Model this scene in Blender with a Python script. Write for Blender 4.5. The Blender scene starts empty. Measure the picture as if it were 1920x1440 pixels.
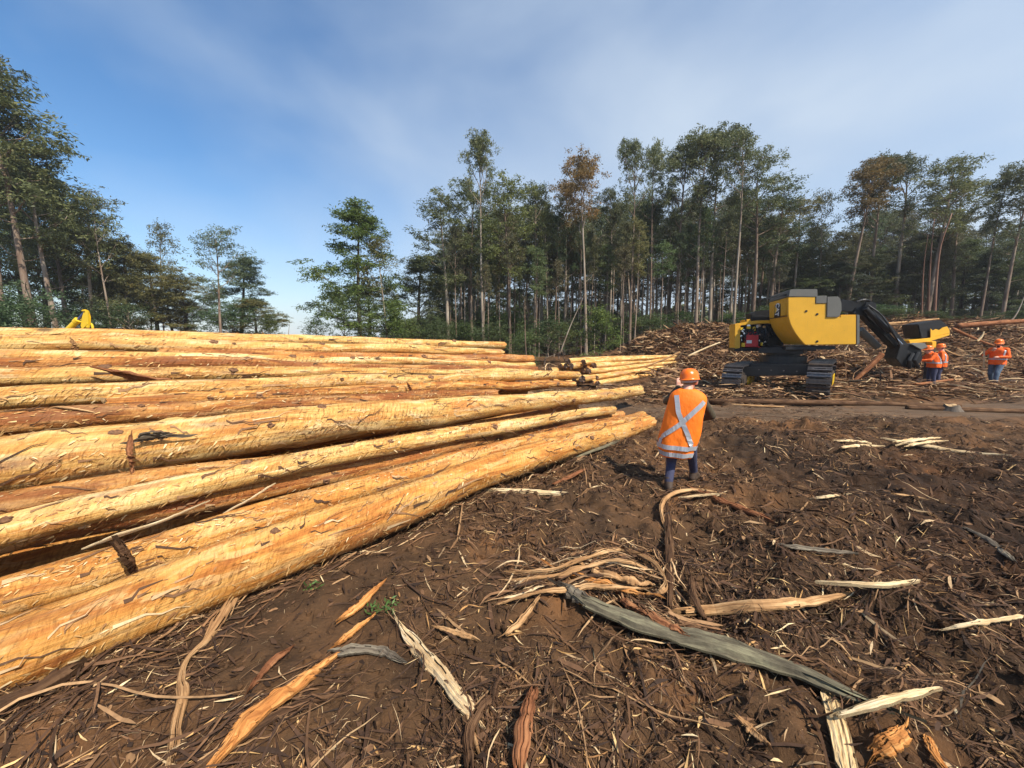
import bpy, bmesh, math, random, zlib
import numpy as np
from mathutils import Vector, Matrix, noise as mnoise

R = math.radians
random.seed(7)
rng = np.random.default_rng(7)
scn = bpy.context.scene
COL = scn.collection

# ------------------------------------------------------------------ camera
FPX, CXP, CYP = 710.0, 960.0, 720.0          # focal length in photo pixels
PITCH = math.atan(83.0 / FPX)
CAM = np.array((0.0, 0.0, 1.85))
cd = bpy.data.cameras.new('camera')
cd.sensor_width = 36.0
cd.lens = 36.0 * FPX / 1920.0
cd.clip_start = 0.05
cd.clip_end = 5000.0
cam = bpy.data.objects.new('camera', cd)
cam.location = CAM
cam.rotation_euler = (math.pi / 2 - PITCH, 0, 0)
COL.objects.link(cam)
scn.camera = cam

# ------------------------------------------------------------------ world + sun
SUN_AZ = R(138.0)        # clockwise from +Y (view direction): right and behind the camera
SUN_EL = R(50.0)
world = bpy.data.worlds.new('World')
scn.world = world
world.use_nodes = True
wt = world.node_tree
wt.nodes.clear()
wo = wt.nodes.new('ShaderNodeOutputWorld')
bg = wt.nodes.new('ShaderNodeBackground')
bg.inputs['Strength'].default_value = 0.135
sky = wt.nodes.new('ShaderNodeTexSky')
sky.sky_type = 'NISHITA'
sky.sun_disc = False
sky.sun_elevation = SUN_EL
sky.sun_rotation = SUN_AZ
sky.altitude = 300
sky.air_density = 1.1
sky.dust_density = 0.35
sky.ozone_density = 2.6
# thin cloud veil: streaky noise, thicker on the sunward side of the sky
geo = wt.nodes.new('ShaderNodeTexCoord')
mp = wt.nodes.new('ShaderNodeMapping')
mp.inputs['Rotation'].default_value = (0.0, R(32), R(20))
mp.inputs['Scale'].default_value = (1.3, 1.1, 2.2)
nz = wt.nodes.new('ShaderNodeTexNoise')
nz.inputs['Scale'].default_value = 1.45
nz.inputs['Detail'].default_value = 5.0
nz.inputs['Roughness'].default_value = 0.45
nz.inputs['Distortion'].default_value = 0.25
dot = wt.nodes.new('ShaderNodeVectorMath'); dot.operation = 'DOT_PRODUCT'
dot.inputs[1].default_value = (0.95, 0.05, 0.10)
add = wt.nodes.new('ShaderNodeMath'); add.operation = 'MULTIPLY_ADD'
add.inputs[1].default_value = 0.42
ramp = wt.nodes.new('ShaderNodeValToRGB')
ramp.color_ramp.elements[0].position = 0.30; ramp.color_ramp.elements[0].color = (0, 0, 0, 1)
ramp.color_ramp.elements[1].position = 0.88; ramp.color_ramp.elements[1].color = (0.86, 0.86, 0.86, 1)
mixc = wt.nodes.new('ShaderNodeMixRGB')
mixc.inputs['Color2'].default_value = (3.8, 4.4, 5.1, 1)
hsv = wt.nodes.new('ShaderNodeHueSaturation')
hsv.inputs['Saturation'].default_value = 1.22
hsv.inputs['Value'].default_value = 0.96
L = wt.links.new
L(geo.outputs['Generated'], mp.inputs['Vector'])
L(mp.outputs['Vector'], nz.inputs['Vector'])
L(geo.outputs['Generated'], dot.inputs[0])
L(dot.outputs['Value'], add.inputs[0])
L(nz.outputs['Fac'], add.inputs[2])
sepz = wt.nodes.new('ShaderNodeSeparateXYZ'); L(geo.outputs['Generated'], sepz.inputs[0])
hz1 = wt.nodes.new('ShaderNodeMath'); hz1.operation = 'ABSOLUTE'; L(sepz.outputs['Z'], hz1.inputs[0])
hz2 = wt.nodes.new('ShaderNodeMath'); hz2.operation = 'SUBTRACT'; hz2.inputs[0].default_value = 1.0; L(hz1.outputs[0], hz2.inputs[1])
hz3 = wt.nodes.new('ShaderNodeMath'); hz3.operation = 'POWER'; hz3.inputs[1].default_value = 6.0; L(hz2.outputs[0], hz3.inputs[0])
hz4 = wt.nodes.new('ShaderNodeMath'); hz4.operation = 'MULTIPLY_ADD'; hz4.inputs[1].default_value = 0.55
L(hz3.outputs[0], hz4.inputs[0]); L(add.outputs[0], hz4.inputs[2])
L(hz4.outputs[0], ramp.inputs['Fac'])
L(ramp.outputs['Color'], mixc.inputs['Fac'])
L(sky.outputs['Color'], hsv.inputs['Color'])
L(hsv.outputs['Color'], mixc.inputs['Color1'])
L(mixc.outputs['Color'], bg.inputs['Color'])
L(bg.outputs['Background'], wo.inputs['Surface'])

sd = bpy.data.lights.new('sun', 'SUN')
sd.energy = 5.0
sd.angle = R(0.53)
sd.color = (1.0, 0.93, 0.82)
sun = bpy.data.objects.new('sun', sd)
sdir = Vector((math.sin(SUN_AZ) * math.cos(SUN_EL), math.cos(SUN_AZ) * math.cos(SUN_EL), math.sin(SUN_EL)))
sun.rotation_euler = (-sdir).to_track_quat('-Z', 'Y').to_euler()
COL.objects.link(sun)

vs = scn.view_settings
vs.view_transform = 'Standard'
vs.look = 'None'
vs.gamma = 1.0
vs.use_curve_mapping = False
vs.exposure = 0.42
scn.cycles.max_bounces = 6
scn.cycles.transparent_max_bounces = 4

# ------------------------------------------------------------------ helpers
FWD = np.array((0, math.cos(PITCH), -math.sin(PITCH)))
UPV = np.array((0, math.sin(PITCH), math.cos(PITCH)))

def ray(px, py):
    return FWD + np.array((1.0, 0, 0)) * (px - CXP) / FPX + UPV * (CYP - py) / FPX

def at_y(px, py, Y):
    d = ray(px, py)
    return CAM + d * (Y / d[1])

def on_z(px, py, z):
    d = ray(px, py)
    return CAM + d * ((z - CAM[2]) / d[2])

def on_plane(px, py, p0, n):
    d = ray(px, py)
    n = np.asarray(n, float)
    return CAM + d * (np.dot(np.asarray(p0, float) - CAM, n) / np.dot(d, n))

def _hash(xi, yi, seed):
    h = (xi.astype(np.int64) * 374761393 + yi.astype(np.int64) * 668265263 + seed * 1442695041) & 0xffffffff
    h = ((h ^ (h >> 13)) * 1274126177) & 0xffffffff
    h = ((h ^ (h >> 15)) * 2246822519) & 0xffffffff
    return ((h ^ (h >> 16)) & 0xffffff) / float(0xffffff)

def vnoise(x, y, seed=0):
    x = np.asarray(x, float); y = np.asarray(y, float)
    xi = np.floor(x); yi = np.floor(y)
    fx = x - xi; fy = y - yi
    fx = fx * fx * fx * (fx * (fx * 6 - 15) + 10); fy = fy * fy * fy * (fy * (fy * 6 - 15) + 10)
    a = _hash(xi, yi, seed); b = _hash(xi + 1, yi, seed)
    c = _hash(xi, yi + 1, seed); d = _hash(xi + 1, yi + 1, seed)
    return (a + (b - a) * fx) * (1 - fy) + (c + (d - c) * fx) * fy - 0.5

def fbm(x, y, seed=0, octv=4, gain=0.5):
    s = 0.0; a = 1.0; f = 1.0
    for i in range(octv):
        s = s + a * vnoise(np.asarray(x) * f + 17.3 * i, np.asarray(y) * f - 9.1 * i, seed + i * 31)
        a *= gain; f *= 2.03
    return s

def sstep(a, b, x):
    t = np.clip((np.asarray(x, float) - a) / (b - a), 0, 1)
    return t * t * (3 - 2 * t)

def track_mask(x, y):
    c = 9.9 + 0.05 * (x - 4) + 0.35 * vnoise(x * 0.35, 0 * x, 5)
    w = 1.10 + 0.35 * vnoise(x * 0.4, 0 * x + 3, 6)
    return (1 - sstep(w * 0.75, w * 1.15, np.abs(y - c))) * sstep(1.0, 2.4, x) * (1 - sstep(60, 80, x))

def ground(x, y):
    x = np.asarray(x, float); y = np.asarray(y, float)
    tm = track_mask(x, y)
    near = 1 - sstep(25, 50, np.hypot(x, y))
    rough = 0.16 * fbm(x * 0.45, y * 0.45, 11, 3) + 0.19 * np.maximum(fbm(x * 1.7, y * 1.7, 23, 4), -0.25)
    rough = rough + near * (0.105 * fbm(x * 5.0, y * 5.0, 41, 5, 0.62) + 0.05 * (0.25 - np.abs(fbm(x * 2.6 + 4, y * 2.6, 53, 3))))
    calm = (1 - 0.85 * np.exp(-(((x - 2.15) / 0.6) ** 2 + ((y - 4.95) / 0.55) ** 2))) * (1 - 0.75 * np.exp(-(((x + 1.2) / 2.3) ** 2 + ((y - 2.6) / 1.4) ** 2)))
    z = rough * (1 - 0.93 * tm) * calm - 0.02
    # caterpillar ruts beside the walking figure
    rut = np.exp(-((y - 5.2 + 0.35 * (x - 3)) / 0.35) ** 2) + np.exp(-((y - 6.6 + 0.35 * (x - 3)) / 0.35) ** 2)
    z = z - 0.10 * rut * sstep(2.3, 3.0, x) * (1 - sstep(6, 9, x))
    z = z - 0.06 * tm
    # rise of the clearing edge on the right and the bark heaps
    pl = sstep(17.0, 27.5, y) * sstep(3.5, 15.0, x) * 1.55
    h1 = 1.15 * np.exp(-(((x - 13.2) / 3.6) ** 2 + ((y - 27.2) / 2.6) ** 2))
    h1 = h1 + 0.75 * np.exp(-(((x - 9.7) / 2.3) ** 2 + ((y - 26.0) / 2.2) ** 2))
    h2 = 1.55 * sstep(18.0, 26.0, y) * sstep(16, 24, x) * (1 + 0.35 * fbm(x * 0.22, y * 0.22, 77, 2))
    h3 = 0.8 * np.exp(-(((x - 16.0) / 2.6) ** 2 + ((y - 20.0) / 1.8) ** 2))
    m = sstep(17, 20, y) * sstep(4, 8, x)
    z = z + pl + h1 + h2 + h3 + m * 0.45 * fbm(x * 0.8, y * 0.8, 91, 4)
    z = z + sstep(26, 40, y) * 0.35 * (1 - sstep(3, 12, x))
    return z

def link(o, parent=None):
    COL.objects.link(o)
    if parent is not None:
        o.parent = parent
    return o

def mesh_np(name, verts, faces, mats, matidx=None, smooth=False, uv=None):
    """verts (n,3); faces: (m,k) array or list of such arrays."""
    me = bpy.data.meshes.new(name)
    verts = np.ascontiguousarray(verts, dtype=np.float32)
    fl = faces if isinstance(faces, list) else [faces]
    fl = [np.asarray(f, np.int32) for f in fl if len(f)]
    loops = np.concatenate([f.ravel() for f in fl])
    tot = np.concatenate([np.full(len(f), f.shape[1], np.int32) for f in fl])
    start = np.concatenate([[0], np.cumsum(tot)[:-1]]).astype(np.int32)
    me.vertices.add(len(verts)); me.vertices.foreach_set('co', verts.ravel())
    me.loops.add(len(loops)); me.loops.foreach_set('vertex_index', loops)
    me.polygons.add(len(tot)); me.polygons.foreach_set('loop_start', start)
    me.polygons.foreach_set('loop_total', tot)
    if matidx is not None:
        me.polygons.foreach_set('material_index', np.asarray(matidx, np.int32))
    me.polygons.foreach_set('use_smooth', np.full(len(tot), bool(smooth)))
    if uv is not None:
        l = me.uv_layers.new(name='UVMap')
        l.data.foreach_set('uv', np.asarray(uv, np.float32)[loops].ravel())
    for m in (mats if isinstance(mats, (list, tuple)) else [mats]):
        me.materials.append(m)
    me.update(calc_edges=True)
    me.validate()
    return me

def obj(name, me, parent=None, label=None, cat=None, group=None, kind=None):
    o = bpy.data.objects.new(name, me)
    link(o, parent)
    tag(o, label, cat, group, kind)
    return o

def tag(o, label=None, cat=None, group=None, kind=None):
    if label: o['label'] = label
    if cat: o['category'] = cat
    if group: o['group'] = group
    if kind: o['kind'] = kind
    return o

def empty(name, loc, label=None, cat=None, group=None):
    o = bpy.data.objects.new(name, None)
    o.empty_display_size = 0.2
    o.location = loc
    link(o)
    return tag(o, label, cat, group)

def copy_tree(o, parent=None):
    c = o.copy()
    COL.objects.link(c)
    c.parent = parent
    for ch in o.children:
        copy_tree(ch, c)
    return c

class MB:
    """mesh builder: collects shapes, builds one mesh object"""
    def __init__(self):
        self.v = []; self.f = []; self.mi = []; self.n = 0
    def add(self, vs, fs, mi=0):
        self.v.extend([tuple(map(float, p)) for p in vs])
        self.f.extend([[i + self.n for i in f] for f in fs])
        self.mi.extend([mi] * len(fs))
        self.n += len(vs)
    def box(self, c, ax, ay, az, mi=0, taper=1.0):
        """centre and three half-axis vectors"""
        c, ax, ay, az = map(lambda q: np.asarray(q, float), (c, ax, ay, az))
        vs = []
        for sz in (-1, 1):
            k = taper if sz > 0 else 1.0
            for sx, sy in ((-1, -1), (1, -1), (1, 1), (-1, 1)):
                vs.append(c + ax * sx * k + ay * sy * k + az * sz)
        self.add(vs, [(3, 2, 1, 0), (4, 5, 6, 7), (0, 1, 5, 4), (1, 2, 6, 5), (2, 3, 7, 6), (3, 0, 4, 7)], mi)
    def beam(self, p, q, w, h, up=(0, 0, 1), mi=0, w2=None, h2=None):
        p, q, up = map(lambda k: np.asarray(k, float), (p, q, up))
        d = q - p; d = d / np.linalg.norm(d)
        s = np.cross(d, up); s /= np.linalg.norm(s)
        u = np.cross(s, d)
        w2 = w2 or w; h2 = h2 or h
        vs = [p - s * w / 2 - u * h / 2, p + s * w / 2 - u * h / 2, p + s * w / 2 + u * h / 2, p - s * w / 2 + u * h / 2,
              q - s * w2 / 2 - u * h2 / 2, q + s * w2 / 2 - u * h2 / 2, q + s * w2 / 2 + u * h2 / 2, q - s * w2 / 2 + u * h2 / 2]
        self.add(vs, [(0, 1, 2, 3), (7, 6, 5, 4), (1, 0, 4, 5), (2, 1, 5, 6), (3, 2, 6, 7), (0, 3, 7, 4)], mi)
    def tube(self, pts, rad, sides=10, mi=0, caps=True):
        pts = np.asarray(pts, float); n = len(pts)
        rad = np.broadcast_to(np.asarray(rad, float), (n,))
        T = np.gradient(pts, axis=0); T /= np.linalg.norm(T, axis=1)[:, None] + 1e-9
        ref = np.array((0, 0, 1.0)) if abs(T[0][2]) < 0.9 else np.array((1.0, 0, 0))
        vs = []; a = np.arange(sides) * 2 * math.pi / sides
        for i in range(n):
            s = np.cross(T[i], ref); s /= np.linalg.norm(s) + 1e-9
            u = np.cross(s, T[i]); ref = u
            for k in a:
                vs.append(pts[i] + rad[i] * (math.cos(k) * s + math.sin(k) * u))
        fs = []
        for i in range(n - 1):
            for k in range(sides):
                k2 = (k + 1) % sides
                fs.append((i * sides + k, i * sides + k2, (i + 1) * sides + k2, (i + 1) * sides + k))
        if caps:
            fs.append(tuple(range(sides))[::-1])
            fs.append(tuple((n - 1) * sides + k for k in range(sides)))
        self.add(vs, fs, mi)
    def prism(self, poly, dvec, mi=0):
        """polygon of 3D points extruded by dvec"""
        poly = [np.asarray(p, float) for p in poly]; dvec = np.asarray(dvec, float); n = len(poly)
        vs = poly + [p + dvec for p in poly]
        fs = [tuple(range(n)), tuple(range(2 * n - 1, n - 1, -1))]
        for i in range(n):
            j = (i + 1) % n
            fs.append((j, i, i + n, j + n))
        self.add(vs, fs, mi)
    def sphere(self, c, r, seg=12, rings=8, mi=0, scale=(1, 1, 1)):
        c = np.asarray(c, float); vs = []; fs = []
        for i in range(rings + 1):
            th = math.pi * i / rings
            for k in range(seg):
                ph = 2 * math.pi * k / seg
                vs.append(c + r * np.array((math.sin(th) * math.cos(ph) * scale[0], math.sin(th) * math.sin(ph) * scale[1], math.cos(th) * scale[2])))
        for i in range(rings):
            for k in range(seg):
                k2 = (k + 1) % seg
                fs.append((i * seg + k, (i + 1) * seg + k, (i + 1) * seg + k2, i * seg + k2))
        self.add(vs, fs, mi)
    def mesh(self, name, mats, smooth=False, bevel=0.0):
        me = bpy.data.meshes.new(name)
        me.from_pydata(self.v, [], self.f)
        for m in (mats if isinstance(mats, (list, tuple)) else [mats]):
            me.materials.append(m)
        me.polygons.foreach_set('material_index', self.mi)
        bm = bmesh.new(); bm.from_mesh(me)
        bmesh.ops.recalc_face_normals(bm, faces=bm.faces)
        if bevel:
            bmesh.ops.remove_doubles(bm, verts=bm.verts, dist=1e-5)
            es = [e for e in bm.edges if len(e.link_faces) == 2 and e.calc_face_angle(0) > 0.5]
            bmesh.ops.bevel(bm, geom=es, offset=bevel, segments=2, affect='EDGES', clamp_overlap=True)
        bm.to_mesh(me); bm.free()
        if smooth:
            me.polygons.foreach_set('use_smooth', [True] * len(me.polygons))
        me.update()
        return me
    def build(self, name, mats, parent=None, smooth=False, bevel=0.0, **kw):
        return obj(name, self.mesh(name, mats, smooth, bevel), parent, **kw)

# ------------------------------------------------------------------ materials
def mat(name):
    m = bpy.data.materials.new(name); m.use_nodes = True
    nt = m.node_tree; b = nt.nodes['Principled BSDF']
    return m, nt, b

def N(nt, kind, **kw):
    n = nt.nodes.new(kind)
    for k, v in kw.items():
        if k in n.inputs: n.inputs[k].default_value = v
        else: setattr(n, k, v)
    return n

def ramp_node(nt, stops, interp='LINEAR'):
    r = nt.nodes.new('ShaderNodeValToRGB')
    cr = r.color_ramp; cr.interpolation = interp
    while len(cr.elements) < len(stops): cr.elements.new(0.5)
    for e, (p, c) in zip(cr.elements, stops):
        e.position = p; e.color = (c[0], c[1], c[2], 1)
    return r

def noise_node(nt, coord, scale, detail=5, rough=0.55, sc=(1, 1, 1), dist=0.0):
    mpn = nt.nodes.new('ShaderNodeMapping'); mpn.inputs['Scale'].default_value = sc
    nn = nt.nodes.new('ShaderNodeTexNoise')
    nn.inputs['Scale'].default_value = scale; nn.inputs['Detail'].default_value = detail
    nn.inputs['Roughness'].default_value = rough; nn.inputs['Distortion'].default_value = dist
    nt.links.new(coord, mpn.inputs['Vector']); nt.links.new(mpn.outputs['Vector'], nn.inputs['Vector'])
    return nn.outputs['Fac']

def math_node(nt, op, a, b=None, c=None):
    m = nt.nodes.new('ShaderNodeMath'); m.operation = op
    for i, q in enumerate((a, b, c)):
        if q is None: continue
        if isinstance(q, (int, float)): m.inputs[i].default_value = q
        else: nt.links.new(q, m.inputs[i])
    return m.outputs[0]

def mix_node(nt, fac, a, b, blend='MIX'):
    m = nt.nodes.new('ShaderNodeMixRGB'); m.blend_type = blend
    for i, q in enumerate((fac, a, b)):
        if isinstance(q, (int, float)): m.inputs[i].default_value = q
        elif isinstance(q, tuple): m.inputs[i].default_value = (*q, 1)
        else: nt.links.new(q, m.inputs[i])
    return m.outputs[0]

def bump_node(nt, b, height, strength=0.5, dist=0.02):
    bn = nt.nodes.new('ShaderNodeBump'); bn.inputs['Strength'].default_value = strength
    bn.inputs['Distance'].default_value = dist
    nt.links.new(height, bn.inputs['Height']); nt.links.new(bn.outputs['Normal'], b.inputs['Normal'])

def simple(name, col, rough=0.6, metal=0.0, var=0.25, scale=6.0, bump=0.0, dirt=None):
    m, nt, b = mat(name)
    tc = nt.nodes.new('ShaderNodeTexCoord').outputs['Object']
    f = noise_node(nt, tc, scale, 6, 0.6)
    lo = tuple(c * (1 - var) for c in col); hi = tuple(min(1, c * (1 + var)) for c in col)
    r = ramp_node(nt, [(0.3, lo), (0.7, hi)]); nt.links.new(f, r.inputs['Fac'])
    out = r.outputs['Color']
    if dirt:
        f2 = noise_node(nt, tc, scale * 0.6, 8, 0.7)
        rr = ramp_node(nt, [(0.52, (0, 0, 0)), (0.72, (0.75, 0.75, 0.75))]); nt.links.new(f2, rr.inputs['Fac'])
        out = mix_node(nt, rr.outputs['Color'], out, dirt)
    nt.links.new(out, b.inputs['Base Color'])
    b.inputs['Roughness'].default_value = rough
    b.inputs['Metallic'].default_value = metal
    if bump:
        f3 = noise_node(nt, tc, scale * 6, 5, 0.6)
        bump_node(nt, b, f3, bump, 0.02)
    return m

def soil_mat():
    m, nt, b = mat('soil')
    tc = nt.nodes.new('ShaderNodeNewGeometry').outputs['Position']
    big = noise_node(nt, tc, 0.55, 6, 0.6)
    mid = noise_node(nt, tc, 4.0, 8, 0.65)
    fine = noise_node(nt, tc, 38.0, 6, 0.7)
    r1 = ramp_node(nt, [(0.3, (0.042, 0.024, 0.012)), (0.5, (0.096, 0.050, 0.022)), (0.70, (0.185, 0.084, 0.031))])
    nt.links.new(big, r1.inputs['Fac'])
    r2 = ramp_node(nt, [(0.28, (0.35, 0.33, 0.32)), (0.5, (0.9, 0.9, 0.9)), (0.75, (1.5, 1.4, 1.3))])
    nt.links.new(mid, r2.inputs['Fac'])
    c = mix_node(nt, 1.0, r1.outputs['Color'], r2.outputs['Color'], 'MULTIPLY')
    r3 = ramp_node(nt, [(0.6, (0, 0, 0)), (0.70, (1, 1, 1))]); nt.links.new(fine, r3.inputs['Fac'])
    c = mix_node(nt, math_node(nt, 'MULTIPLY', r3.outputs['Color'], 0.45), c, (0.26, 0.15, 0.075))
    # soil colour multiplied darker over the near ground on the right
    dk_attr = nt.nodes.new('ShaderNodeAttribute'); dk_attr.attribute_name = 'dark_right'
    c = mix_node(nt, dk_attr.outputs['Fac'], c, mix_node(nt, 1.0, c, (0.38, 0.36, 0.36), 'MULTIPLY'))
    # compacted grey-brown mud of the haul track
    at = nt.nodes.new('ShaderNodeAttribute'); at.attribute_name = 'track'
    mudn = noise_node(nt, tc, 2.2, 8, 0.7, (0.5, 2.0, 1))
    rm = ramp_node(nt, [(0.3, (0.075, 0.046, 0.027)), (0.55, (0.135, 0.088, 0.053)), (0.75, (0.190, 0.130, 0.080))])
    nt.links.new(mudn, rm.inputs['Fac'])
    tf = math_node(nt, 'MULTIPLY', at.outputs['Fac'], 0.8)
    c = mix_node(nt, tf, c, rm.outputs['Color'])
    nt.links.new(c, b.inputs['Base Color'])
    b.inputs['Roughness'].default_value = 0.9
    b.inputs['Specular IOR Level'].default_value = 0.25
    h = math_node(nt, 'ADD', math_node(nt, 'MULTIPLY', mid, 0.9), math_node(nt, 'MULTIPLY', fine, 0.35))
    bump_node(nt, b, h, 0.9, 0.05)
    return m

def island_mat(name, stops, rough=0.8, streak=True, transl=0.0, uvar=0.35):
    """one colour per loose piece (chip, strip, leaf)"""
    m, nt, b = mat(name)
    g = nt.nodes.new('ShaderNodeNewGeometry')
    r = ramp_node(nt, stops); nt.links.new(g.outputs['Random Per Island'], r.inputs['Fac'])
    c = r.outputs['Color']
    if streak:
        f = noise_node(nt, g.outputs['Position'], 26.0, 5, 0.65)
        rr = ramp_node(nt, [(0.25, (1 - uvar,) * 3), (0.75, (1 + uvar,) * 3)]); nt.links.new(f, rr.inputs['Fac'])
        c = mix_node(nt, 1.0, c, rr.outputs['Color'], 'MULTIPLY')
    nt.links.new(c, b.inputs['Base Color'])
    b.inputs['Roughness'].default_value = rough
    b.inputs['Specular IOR Level'].default_value = 0.25
    return m

def leaf_mat(name, stops):
    m = bpy.data.materials.new(name); m.use_nodes = True
    nt = m.node_tree; nt.nodes.clear()
    o = nt.nodes.new('ShaderNodeOutputMaterial')
    g = nt.nodes.new('ShaderNodeNewGeometry')
    oi = nt.nodes.new('ShaderNodeObjectInfo')
    tc = nt.nodes.new('ShaderNodeTexCoord').outputs['Object']
    r = ramp_node(nt, stops)
    n1 = noise_node(nt, tc, 0.55, 3, 0.6)
    f = math_node(nt, 'MULTIPLY', g.outputs['Random Per Island'], 0.5)
    f = math_node(nt, 'ADD', f, math_node(nt, 'MULTIPLY', math_node(nt, 'SUBTRACT', n1, 0.5), 1.1))
    f = math_node(nt, 'ADD', f, math_node(nt, 'MULTIPLY', oi.outputs['Random'], 0.28))
    f = math_node(nt, 'ADD', f, 0.12)
    nt.links.new(f, r.inputs['Fac'])
    col = mix_node(nt, 1.0, r.outputs['Color'], oi.outputs['Color'], 'MULTIPLY')
    d = nt.nodes.new('ShaderNodeBsdfPrincipled'); d.inputs['Roughness'].default_value = 0.55
    d.inputs['Specular IOR Level'].default_value = 0.35
    t = nt.nodes.new('ShaderNodeBsdfTranslucent')
    nt.links.new(col, d.inputs['Base Color']); nt.links.new(col, t.inputs['Color'])
    mx = nt.nodes.new('ShaderNodeMixShader'); mx.inputs[0].default_value = 0.32
    nt.links.new(d.outputs[0], mx.inputs[1]); nt.links.new(t.outputs[0], mx.inputs[2])
    nt.links.new(mx.outputs[0], o.inputs['Surface'])
    return m

def bark_mat(name, stops, sc=(1, 1, 0.12), scale=5.0):
    m, nt, b = mat(name)
    tc = nt.nodes.new('ShaderNodeTexCoord').outputs['Object']
    oi = nt.nodes.new('ShaderNodeObjectInfo')
    f = noise_node(nt, tc, scale, 7, 0.65, sc)
    f2 = noise_node(nt, tc, 0.35, 3, 0.5)
    k = math_node(nt, 'ADD', f, math_node(nt, 'MULTIPLY', math_node(nt, 'SUBTRACT', f2, 0.5), 0.7))
    k = math_node(nt, 'ADD', k, math_node(nt, 'MULTIPLY', math_node(nt, 'SUBTRACT', oi.outputs['Random'], 0.5), 0.3))
    r = ramp_node(nt, stops); nt.links.new(k, r.inputs['Fac'])
    nt.links.new(r.outputs['Color'], b.inputs['Base Color'])
    b.inputs['Roughness'].default_value = 0.85
    bump_node(nt, b, f, 0.5, 0.04)
    return m

def log_mat(name='peeled_wood', far=False):
    m, nt, b = mat(name)
    uv = nt.nodes.new('ShaderNodeUVMap').outputs['UV']
    oi = nt.nodes.new('ShaderNodeObjectInfo')
    off = nt.nodes.new('ShaderNodeVectorMath'); off.operation = 'ADD'
    comb = nt.nodes.new('ShaderNodeCombineXYZ')
    k = math_node(nt, 'MULTIPLY', oi.outputs['Random'], 57.0)
    nt.links.new(k, comb.inputs[0]); nt.links.new(k, comb.inputs[1]); nt.links.new(k, comb.inputs[2])
    nt.links.new(uv, off.inputs[0]); nt.links.new(comb.outputs[0], off.inputs[1])
    P = off.outputs[0]
    blot = noise_node(nt, P, 1.0, 8, 0.66, (1.1, 6.5, 1), 0.9)
    r = ramp_node(nt, [(0.28, (0.30, 0.125, 0.042)), (0.39, (0.50, 0.235, 0.064)), (0.48, (0.64, 0.375, 0.118)),
                       (0.58, (0.72, 0.50, 0.205)), (0.70, (0.79, 0.64, 0.37))])
    nt.links.new(blot, r.inputs['Fac'])
    c = r.outputs['Color']
    fib = noise_node(nt, P, 1.0, 7, 0.7, (4.0, 75.0, 1))
    rf = ramp_node(nt, [(0.25, (0.62, 0.58, 0.52)), (0.5, (1, 1, 1)), (0.78, (1.16, 1.14, 1.1))])
    nt.links.new(fib, rf.inputs['Fac'])
    c = mix_node(nt, 1.0, c, rf.outputs['Color'], 'MULTIPLY')
    # big torn patches: cream where the blade bit deep, orange where the inner bark clings
    pa = noise_node(nt, P, 1.0, 6, 0.6, (1.6, 8.5, 1), 0.8)
    rpa = ramp_node(nt, [(0.55, (0, 0, 0)), (0.60, (1, 1, 1))]); nt.links.new(pa, rpa.inputs['Fac'])
    c = mix_node(nt, math_node(nt, 'MULTIPLY', rpa.outputs['Color'], 0.6), c, (0.79, 0.645, 0.38))
    pb = noise_node(nt, P, 1.0, 6, 0.62, (0.8, 6.0, 1), 1.0)
    rpb = ramp_node(nt, [(0.56, (0, 0, 0)), (0.64, (1, 1, 1))]); nt.links.new(pb, rpb.inputs['Fac'])
    c = mix_node(nt, math_node(nt, 'MULTIPLY', rpb.outputs['Color'], 0.75), c, (0.50, 0.215, 0.058))
    # feed roller cuts: rows of slanting slits
    sep = nt.nodes.new('ShaderNodeSeparateXYZ'); nt.links.new(P, sep.inputs[0])
    w = math_node(nt, 'ADD', sep.outputs[0], math_node(nt, 'MULTIPLY', sep.outputs[1], -0.55))
    wob = noise_node(nt, P, 1.0, 4, 0.6, (2.0, 4, 1))
    w = math_node(nt, 'ADD', w, math_node(nt, 'MULTIPLY', wob, 0.17))
    fr = math_node(nt, 'FRACT', math_node(nt, 'DIVIDE', w, 0.058))
    slit = ramp_node(nt, [(0.0, (1, 1, 1)), (0.16, (0.8, 0.8, 0.8)), (0.34, (0, 0, 0)), (1.0, (0.25, 0.25, 0.25))])
    nt.links.new(fr, slit.inputs['Fac'])
    row = noise_node(nt, P, 1.0, 4, 0.6, (0.9, 7.5, 1))
    rrow = ramp_node(nt, [(0.51, (0, 0, 0)), (0.60, (1, 1, 1))]); nt.links.new(row, rrow.inputs['Fac'])
    brk = noise_node(nt, P, 1.0, 5, 0.6, (9, 26, 1))
    rbrk = ramp_node(nt, [(0.40, (0, 0, 0)), (0.58, (1, 1, 1))]); nt.links.new(brk, rbrk.inputs['Fac'])
    cut = math_node(nt, 'MULTIPLY', math_node(nt, 'MULTIPLY', slit.outputs['Color'], rrow.outputs['Color']), rbrk.outputs['Color'])
    c = mix_node(nt, math_node(nt, 'MULTIPLY', cut, 0.45), c, (0.17, 0.075, 0.028))
    # torn slanting fibres between the cuts
    cs = nt.nodes.new('ShaderNodeCombineXYZ'); nt.links.new(w, cs.inputs[0]); nt.links.new(math_node(nt, 'ADD', math_node(nt, 'MULTIPLY', sep.outputs[0], 0.5), sep.outputs[1]), cs.inputs[1])
    shag = noise_node(nt, cs.outputs[0], 1.0, 6, 0.68, (58, 7, 1), 0.5)
    rsh = ramp_node(nt, [(0.30, (0.42, 0.32, 0.23)), (0.46, (0.95, 0.93, 0.90)), (0.68, (1.25, 1.27, 1.27))]); nt.links.new(shag, rsh.inputs['Fac'])
    c = mix_node(nt, 0.85, c, rsh.outputs['Color'], 'MULTIPLY')
    # clinging brown bark fibre and grey weathered patches
    rem = noise_node(nt, P, 1.0, 6, 0.65, (0.9, 4.2, 1), 1.2)
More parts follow.
